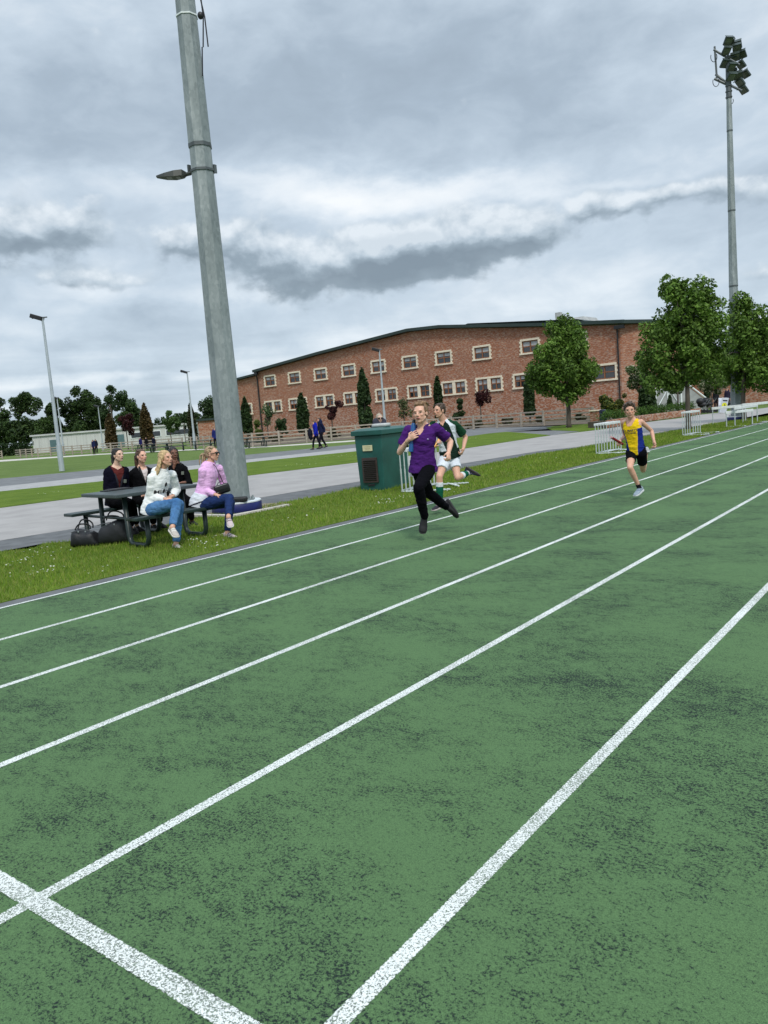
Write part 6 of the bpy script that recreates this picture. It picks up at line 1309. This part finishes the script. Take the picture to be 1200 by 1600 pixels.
# woman in the pink sweatshirt
p = seated('pink', 317, -.34, .96, SKIN_B, dict(neck=(329, 723.5, -.03), head=(331.5, 709, -.05), shR=(316.5, 736, -.16), shL=(342, 732, .10), hipR=(318, 789, -.10), hipL=(324, 787, .06),
    elR=(317, 765), wrR=(337, 773), elL=(350, 757), wrL=(345, 771), knR=(358, 778, 1.), anR=(357, 808), knL=(360, 785, 1.), anL=(355, 833)),
    dict(elR=1, wrR=-1, elL=1, wrL=-1, knR=-1, anR=-1, knL=-1, anL=-1))
t = root(p, 'woman in a lilac pink sweatshirt and sunglasses with legs crossed and fair ponytail'); J = p.J; hf = head_frame(J['head'], hd_dir(.97, .22, .03), -.02)
body(p, t, hf, [dict(W=J['wrR'], d=(Lr*.85-Z*.2-Fr*.1).normalized(), pn=(-Z), s=.93, curl=(.5, .5, .55, .6), thumb=-1, tc=.6), dict(W=J['wrL'], d=(-Lr*.6-Z*.45-Fr*.35).normalized(), pn=(Fr*.5-Z*.8), s=.93, curl=(.6, .65, .7, .75), thumb=-1, tc=.8)],
    fem=True, head_s=.93, color_kw=dict(blush=.3, smile=.1, lips=(.45, .18, .16), brow=(.2, .12, .07)))
PNK = (.76, .45, .74)
sh = top(p, t, 'sweatshirt', flatcol(PNK), [(r[0], r[1], r[2], r[3]) for r in SWT[2:]], 1.93, (.062, .060, .046), disp=wr_disp(.007, (10, 10, 17), 41))
m_ = MB(); q = ring_pts(p, 1.01, .074, .070, -.012, 0, 2*math.pi, 26, lambda a: .008-.02*max(0, math.sin(a))); m_.tube(q, .010, 8); m_.build('neck_rib', flat_mat((.58, .30, .58), .9), sh, True)
lc5 = local(p)
def wcol(P_):
    x, y, u_ = lc5(P_); c = np.repeat(np.array([(.64, .67, .72)]), len(P_), 0); c[np.abs((u_*.5-y*.6)-(-.06)) < .012] = (.03, .03, .05); c[np.abs((u_*.5-y*.6)-(-.16)) < .010] = (.03, .03, .05); return c
mb = MB(); rings_torso(mb, J['pel'], J['neck'], p.rh, p.rs, scale_tab([(-.26, .196, .165, -.015), (-.12, .198, .165, -.015), (.02, .188, .152, -.008), (.14, .168, .132, 0)], p.s)); me = remesh(mb, .007, 3); finish(me, 'jacket_skirt', t, MCLOTH, wcol, wr_disp(.006, (12, 12, 18), 9))
bottoms(p, t, 'jeans', flatcol((.012, .028, .10)), 1.92, 1.92, rt=(.096, .094, .080, .068), rl=(.062, .054, .046), mats=MDENIM, disp=wr_disp(.006, (13, 13, 22), 8))
add_shoe('trainer', J['anR'], (Lr*.25-Fr*.80-Z*.35), (Z-Fr*.3), .88, t, (.50, .42, .42), (.70, .68, .66), (.14, .10, .12)); add_shoe('trainer', J['anL'], (Lr*.80-Fr*.50-Z*.02), Z, .90, t, (.50, .42, .42), (.70, .68, .66), (.14, .10, .12))
HR = head_frame; C, R, F, U = hf; Mh = Matrix((R, F, U)).transposed(); w = lambda x, y, z: C+Mh@(Vector((x, y, z))*.93)
m_ = MB()
for sg_ in (-1, 1):
    m_.bbox(w(sg_*.032, .092, .002), (.050, .014, .038), .006, Mh); m_.tube([w(sg_*.058, .085, .008), w(sg_*.078, .02, .006), w(sg_*.078, -.02, -.002)], .0045, 6)
m_.tube([w(-.012, .100, .008), w(.012, .100, .008)], .004, 6); m_.build('sunglasses', mat('black_gloss', (.008, .006, .006), .12), t, True, auto=40)
st = []; rg = np.random.default_rng(13)
for i in range(24): a, b = rg.normal()*.014, rg.normal()*.014; st.append(lk([(a, -.095+b, .02), (a*1.6, -.135+b, -.01), (a*2+rg.normal()*.006, -.150+b, -.08), (a*1.6+.01, -.165+b, -.15-rg.uniform(0, .05))], .016, .005))
for i in range(18): a = rg.uniform(-1, 1); st.append(lk([(a*.06, .058-.03*abs(a), .085), (a*.07, .0, .118-.02*abs(a)), (a*.045, -.08, .075)], .009, .007))
hair_mesh([((0, -.028, .043), (.077, .094, .079)), ((0, -.058, .0), (.068, .055, .070))], st, hf, .93, (.42, .30, .18), (.20, .13, .075), t, seed=14)
bc = D(347, 764, depth_of(J['wrL'])-.14); Rb = Matrix((Lr, Fr, Z)).transposed() @ Matrix.Rotation(-.22, 3, 'Y') @ Matrix.Rotation(.2, 3, 'Z')
hb = thing('handbag', tuple(bc), 'small black leather crossbody handbag on the lap of the woman in pink', 'handbag'); m_ = MB(); m_.bbox(bc, (.225, .10, .135), .035, Rb); MLEA = mat('black_leather', (.010, .010, .011), .35, var=.3, vs=20, bump=.3, bs=60); bb = m_.build('body', MLEA, hb, True)
m_ = MB(); m_.bbox(bc+Rb@Vector((0, -.047, .02)), (.19, .02, .075), .008, Rb); m_.build('front_flap', MLEA, hb, True); m_ = MB(); m_.tube([bc+Rb@Vector((x, -.059, .052)) for x in np.linspace(-.08, .08, 6)], .003, 5); m_.ell(bc+Rb@Vector((-.07, -.06, -.03)), (.008, .005, .008)); m_.build('zip', mat('silver_zip', (.4, .4, .38), .3, .8), hb)
m_ = MB(); m_.tube([bc+Rb@Vector((.05, -.02, .065)), D(347.5, 752, depth_of(bc)-.01), D(343, 741, depth_of(J['neck'])-.20), D(337, 729, depth_of(J['neck'])-.12), D(333, 725, depth_of(J['neck'])-.02)], .006, 6); m_.tube([bc+Rb@Vector((-.06, -.02, .065)), bc+Rb@Vector((-.02, -.03, .10)), bc+Rb@Vector((.05, -.02, .11))], .005, 6); m_.build('strap', MLEA, hb)
# three girls on the far bench
def bench_girl(label, px_pel, s, skin, px, sg, face, hair, blazer, blouse, hands, kw, tilt=0., lapel=True, hair_fn=None, seed=1, vee=.45, skirt=False):
    b = TW+.40; kn = {}
    p = seated(label, px_pel, b, s, skin, px, sg); t = root(p, label); J = p.J; hf = head_frame(J['head'], face, tilt)
    body(p, t, hf, hands(J), fem=True, head_s=.93*s/.95, color_kw=kw, vox=.0055)
    lc_ = local(p)
    def keep(P_):
        x, y, u_ = lc_(P_); return ~((y > .01) & (u_ > vee) & (np.abs(x+.0) < (u_-vee)*.16))
    mb = top(p, t, 'blouse', flatcol(blouse), [(r[0], r[1]-.022, r[2]-.012, r[3]) for r in SHIRT_TAB], None, vox=.008, keep=lambda P_: ~((lc_(P_)[1] > 0) & (lc_(P_)[2] > .90+np.abs(lc_(P_)[0])*1.)))
    sh = top(p, t, 'blazer', flatcol(blazer), [(r[0], r[1]-.004, r[2]+.008, r[3]) for r in SHIRT_TAB], 1.90, (.062, .058, .047), keep=keep, disp=wr_disp(.008, (10, 10, 16), seed), vox=.008)
    if lapel:
        m_ = MB()
        for sg_ in (-1, 1): m_.tube([J['pel']+p.up*(.50*s)*tt+p.fw*ff+p.rr*sg_*xx for tt, xx, ff in ((1.0, .065, .03), (.85, .066, .088), (.66, .040, .115), (vee, .008, .118))], [.016, .020, .018, .008], 6)
        m_.build('lapels', flat_mat(tuple(x*1.2 for x in blazer), .8), sh, True)
        m_ = MB(); e0 = J['pel']+p.up*.33*s+p.fw*.125-p.rr*.085; m_.bbox(e0, (.045, .012, .055), .004, Matrix((p.rr, p.fw, p.up)).transposed()); m_.build('pocket_badge', flat_mat((.14, .16, .13)), sh)
    bottoms(p, t, 'skirt' if skirt else 'trousers', flatcol((.004, .004, .005)), 1.9, 1.9, vox=.009)
    for q in 'RL': add_shoe('shoe', J['an'+q], (tv*-1+Z*-.05), Z, .86, t, (.012, .011, .012), (.012, .012, .012))
    hair_fn(hf, t); return p, t, hf
NAVB = (.005, .005, .012)
def pony(col, col2, seed, tail=.22):
    def f(hf, t):
        st = []; rg = np.random.default_rng(seed)
        for i in range(22): a, b = rg.normal()*.013, rg.normal()*.013; st.append(lk([(a, -.09+b, .03), (a*1.5, -.122+b, .0), (a*1.8, -.120+b, -.5*tail), (a*1.2, -.105+b, -tail-rg.uniform(0, .03))], .016, .006))
        for i in range(18): a = rg.uniform(-1, 1); st.append(lk([(a*.062, .058-.03*abs(a), .083), (a*.072, .0, .115-.02*abs(a)), (a*.045, -.08, .075)], .009, .007))
        hair_mesh([((0, -.026, .043), (.078, .096, .079)), ((0, -.056, .0), (.070, .058, .072)), ((.067, -.01, .025), (.012, .034, .04)), ((-.067, -.01, .025), (.012, .034, .04))], st, hf, .92, col, col2, t, seed=seed)
    return f
base_sg = dict(elR=1, wrR=-1, elL=1, wrL=-1, knR=-1, anR=1, knL=-1, anL=1)
bench_girl('smiling girl with dark ponytail, navy blazer and maroon top, leftmost at the table', 180, .93, (.66, .43, .32), dict(neck=(182, 727.5, -.05), head=(184.5, 711, -.10), shR=(168, 737, -.10), shL=(196, 735, .06), hipR=(174, 783, -.06), hipL=(186, 781, .06),
    elR=(166, 764), wrR=(186, 772), elL=(197, 760), wrL=(193, 772), knR=(196, 788), anR=(206, 826), knL=(206, 786), anL=(214, 822)), base_sg, hd_dir(.86, .52, .04), None, NAVB, (.10, .022, .020),
    lambda J: [dict(W=J['wrR'], d=(Lr*.9-Fr*.3).normalized(), pn=-Z, s=.88, curl=(.4, .4, .45, .5), thumb=-1, tc=.5), dict(W=J['wrL'], d=(-Lr*.5-Fr*.7).normalized(), pn=-Z, s=.88, curl=(.4, .4, .45, .5), thumb=-1, tc=.5)],
    dict(blush=.2, smile=.5, lips=(.45, .20, .17), brow=(.03, .02, .015)), hair_fn=pony((.022, .016, .014), (.008, .007, .007), 21), seed=51, vee=.35)
bench_girl('girl with swept back brown hair and open dark blazer between two others', 222, .95, SKIN_A, dict(neck=(222, 729, -.05), head=(221, 712.5, -.12), shR=(207, 740, -.08), shL=(236, 737, .05), hipR=(216, 783, -.06), hipL=(227, 781, .06),
    elR=(203, 764), wrR=(220, 771), elL=(238, 762), wrL=(232, 771), knR=(236, 787), anR=(240, 820), knL=(246, 785), anL=(250, 817)), base_sg, hd_dir(.80, .60, .0), None, (.005, .005, .006), (.62, .55, .54),
    lambda J: [dict(W=J['wrR'], d=(Lr*.9-Fr*.3).normalized(), pn=-Z, s=.88, curl=(.4, .4, .45, .5), thumb=-1, tc=.5), dict(W=J['wrL'], d=(-Lr*.5-Fr*.7).normalized(), pn=-Z, s=.88, curl=(.4, .4, .45, .5), thumb=-1, tc=.5)],
    dict(blush=.7, smile=0, lips=(.40, .13, .13), brow=(.10, .05, .03)), hair_fn=pony((.115, .062, .035), (.04, .022, .014), 23, .28), seed=53, vee=.50)
def dark_hair(hf, t): long_hair(hf, .93, t, (.014, .011, .010), (.006, .005, .005), .24, seed=25, n=46)
bench_girl('girl in a black blazer with one hand raised to her mouth', 276, .95, (.17, .075, .048), dict(neck=(275.5, 724.5, -.05), head=(271, 709, -.12), shR=(262, 735, .02), shL=(288, 733, -.02), hipR=(270, 778, -.04), hipL=(281, 776, .06),
    elR=(266, 752), wrR=(272.5, 727), elL=(296, 755), wrL=(286.5, 754), knR=(285, 784), anR=(290, 818), knL=(295, 782), anL=(300, 814)), dict(base_sg, elR=-1, wrR=1, elL=-1), hd_dir(.50, .86, .02), None, (.004, .004, .005), (.02, .02, .02),
    lambda J: [dict(W=J['wrR'], d=(Z*.95+Lr*.15).normalized(), pn=(Fr*.9-Lr*.3), s=.92, curl=(.35, .4, .45, .5), thumb=-1, tc=.7), dict(W=J['wrL'], d=(-Lr*.95-Fr*.3).normalized(), pn=-Z, s=.92, curl=(.4, .4, .45, .5), thumb=-1, tc=.5)],
    dict(blush=.0, smile=.1, lips=(.20, .06, .05), brow=(.01, .008, .006)), hair_fn=dark_hair, seed=55, vee=.80, lapel=True)
lp_ = thing('black_folder', tuple(TP(.48, .93, .75)), 'flat dark folder lying on the table before the two girls', 'folder'); m_ = MB(); m_.bbox(TP(.48, .93, .758), (.42, .22, .014), .005, Rt); m_.build('cover', MBAG, lp_); m_ = MB(); m_.bbox(TP(.50, .95, .769), (.30, .2, .008), .003, Rt); m_.build('sheets', flat_mat((.03, .03, .035)), lp_)
ph = thing('black_phone', tuple(TP(.02, -.38, .455)), 'black phone lying on the near bench left of the blonde woman', 'phone'); m_ = MB(); m_.bbox(TP(.02, -.38, .4575), (.15, .075, .009), .003, Rt); m_.build('case', mat('dark_glass', (.01, .012, .016), .15), ph)
# ---------------------------------------------------------------- standing woman behind the cabinet, walking pair, far figures
def simple(label, base, H, face, top_c, bot_c, hair_c, skin, pose='stand', vox=.012, group=None, collar=None, lean=0., coat=None, arm=None, stride=0., sleeve=1.9, hair_long=False, glasses=False, bag=None):
    """standing or walking figure facing `face`"""
    s = H/1.72; F = Vector((face.x, face.y, 0)).normalized(); R = F.cross(Z); b = Vector((base[0], base[1], 0)); p = P(); p.s = s; p.skin = skin; J = p.J = {}
    W = lambda x, y, z: b+(R*x+F*y)*s+Z*z*s
    J['pel'] = W(0, 0, .93); J['neck'] = W(0, .02+lean, 1.455); J['head'] = W(0, .06+lean, 1.60)
    sw = stride
    for q, g in (('R', 1), ('L', -1)):
        J['sh'+q] = W(g*.165, .01+lean, 1.38); J['hip'+q] = W(g*.085, 0, .90); ph_ = g*sw
        J['el'+q] = W(g*.20, -.02-ph_*.16+lean, 1.11); J['wr'+q] = W(g*.19, .06-ph_*.26+lean, .88)
        J['kn'+q] = W(g*.085, .04+ph_*.20, .49); J['an'+q] = W(g*.08, ph_*.36-(.05 if ph_ < 0 else 0), .09+(.05 if ph_ < -.1 else 0))
    t = root(p, label, group=group); hf = head_frame(J['head'], F if not isinstance(face, tuple) else F)
    hands = [dict(W=J['wr'+q], d=(J['wr'+q]-J['el'+q]).normalized(), pn=(-R if q == 'R' else R), s=s, curl=(.35, .4, .45, .5), thumb=1 if q == 'R' else -1, tc=.6) for q in 'RL']
    body(p, t, hf, hands, vox=vox*.6 if vox < .01 else vox, color_kw=dict(brow=tuple(x*.7 for x in hair_c)))
    tp_ = top(p, t, 'jumper' if coat is None else coat, flatcol(top_c), [(r[0]*1.3, r[1]+.006, r[2]+.008, r[3]) for r in SHIRT_TAB], sleeve, (.068, .062, .050), vox=vox)
    if collar:
        m_ = MB(); q = ring_pts(p, 1.0, .072, .070, -.012, 0, 2*math.pi, 14, lambda a: .012-.06*max(0, math.sin(a))); m_.tube(q, .018, 6); m_.build('collar', flat_mat(collar), tp_, True)
    bottoms(p, t, 'trousers', flatcol(bot_c), 1.95, 1.95, vox=vox)
    for q in 'RL': add_shoe('shoe', J['an'+q], F+Z*(-.25 if stride and (1 if q == 'R' else -1)*sw < 0 else .0), Z, .96*s, t, (.012, .012, .014), (.015, .015, .015))
    if hair_long: long_hair(hf, s, t, hair_c, tuple(x*.55 for x in hair_c), .26, seed=31, n=30)
    else: hair_mesh([((0, -.024, .046), (.082, .098, .080)), ((0, -.055, .005), (.076, .062, .070))], [], hf, s, hair_c, tuple(x*.5 for x in hair_c), t, vox=.01)
    if glasses:
        C, R_, F_, U = hf; Mh = Matrix((R_, F_, U)).transposed(); m_ = MB()
        for g in (-1, 1): m_.bbox(C+Mh@Vector((g*.034, .094, .002))*s, (.052*s, .014, .040*s), .006, Mh); m_.tube([C+Mh@Vector((g*.060, .086, .008))*s, C+Mh@Vector((g*.080, .0, .004))*s], .005, 5)
        m_.build('sunglasses', bpy.data.materials['black_gloss'], t)
    return p, t
q = D(598.5, 735, 18.2); hz = CAMH+ray(598, 650).z*18.2
simple('fair haired woman in sunglasses whose head shows above the green cabinet', q, 1.60, hd_dir(.25, .95), (.05, .05, .07), (.02, .02, .03), (.50, .42, .32), (.60, .40, .32), vox=.009, hair_long=True, glasses=True)
wa = G(499, 701.5); pf = hd_dir(-.85, .50)
simple('boy in a royal blue jumper over a white collar, nearer of the walking pair', wa-Fr*.3-Lr*.10, 1.60, pf, (.012, .020, .32), (.010, .010, .016), (.05, .035, .025), SKIN_B, stride=.65, collar=(.65, .66, .68), group='schoolboys walking on the far path')
simple('taller boy in a navy blazer walking just behind the boy in royal blue', wa+Fr*.35+Lr*.16, 1.76, pf, (.014, .018, .05), (.010, .010, .016), (.035, .025, .02), SKIN_B, stride=-.65, collar=(.65, .66, .68), coat='blazer', group='schoolboys walking on the far path')
bgp = thing('jacket', tuple(wa-Lr*.35-Fr*.4+Z*.7), 'dark folded jacket carried by the boy in royal blue', 'jacket'); m_ = MB(); c = wa-Fr*.35-Lr*.42; m_.ell(c+Z*.92, (.13, .16, .30)); m_.ell(c+Z*.74+Lr*.03, (.11, .13, .2)); me = remesh(m_, .02, 2); finish(me, 'cloth', bgp, MCLOTH, flatcol((.012, .013, .022)), wr_disp(.02, (9, 9, 9), 3))
q = D(338, 702, 66); simple('figure in a dark blue jacket standing left of the mast behind the fence', q, 1.75, hd_dir(.3, .9), (.018, .025, .13), (.010, .010, .016), (.03, .02, .02), SKIN_B, coat='jacket', collar=(.5, .5, .5))
q = D(147.5, 708.5, 84); simple('distant pupil in dark blazer, nearer of two at the fence gap far left', q, 1.55, hd_dir(-.2, .9), (.014, .018, .06), (.010, .010, .016), (.03, .02, .02), SKIN_B, coat='blazer', vox=.016)
q = D(151.5, 707.5, 90); simple('distant pupil just right of and behind the other at the far left fence gap', q, 1.6, hd_dir(.2, .9), (.012, .014, .03), (.010, .010, .016), (.03, .02, .02), SKIN_B, coat='blazer', vox=.016)
for i, (px, d, c_, lb) in enumerate(((222, 80, (.02, .02, .10), 'pupil in navy at the left end of the far picnic table'), (231, 81, (.012, .012, .016), 'pupil in black at the middle of the far picnic table'), (242, 80, (.012, .014, .03), 'pupil in dark blazer at the right end of the far picnic table'))):
    q = D(px, 706, d); simple(lb, q, 1.38, hd_dir(.3*(i-1), .9), c_, (.010, .010, .016), (.03, .02, .02), SKIN_B, coat='blazer', vox=.016, lean=.1, group='pupils at the far picnic table')
q = D(1119, 640, 60); simple('dark haired woman standing behind the A board sign', q, 1.62, hd_dir(-.3, .9), (.02, .02, .025), (.014, .014, .02), (.03, .014, .01), SKIN_B, hair_long=True, vox=.014)
q = D(1137, 638, 61); simple('auburn haired woman in dark coat standing left of the far mast', q, 1.62, hd_dir(-.5, .8), (.03, .025, .05), (.014, .014, .02), (.09, .035, .02), SKIN_B, hair_long=True, vox=.014)
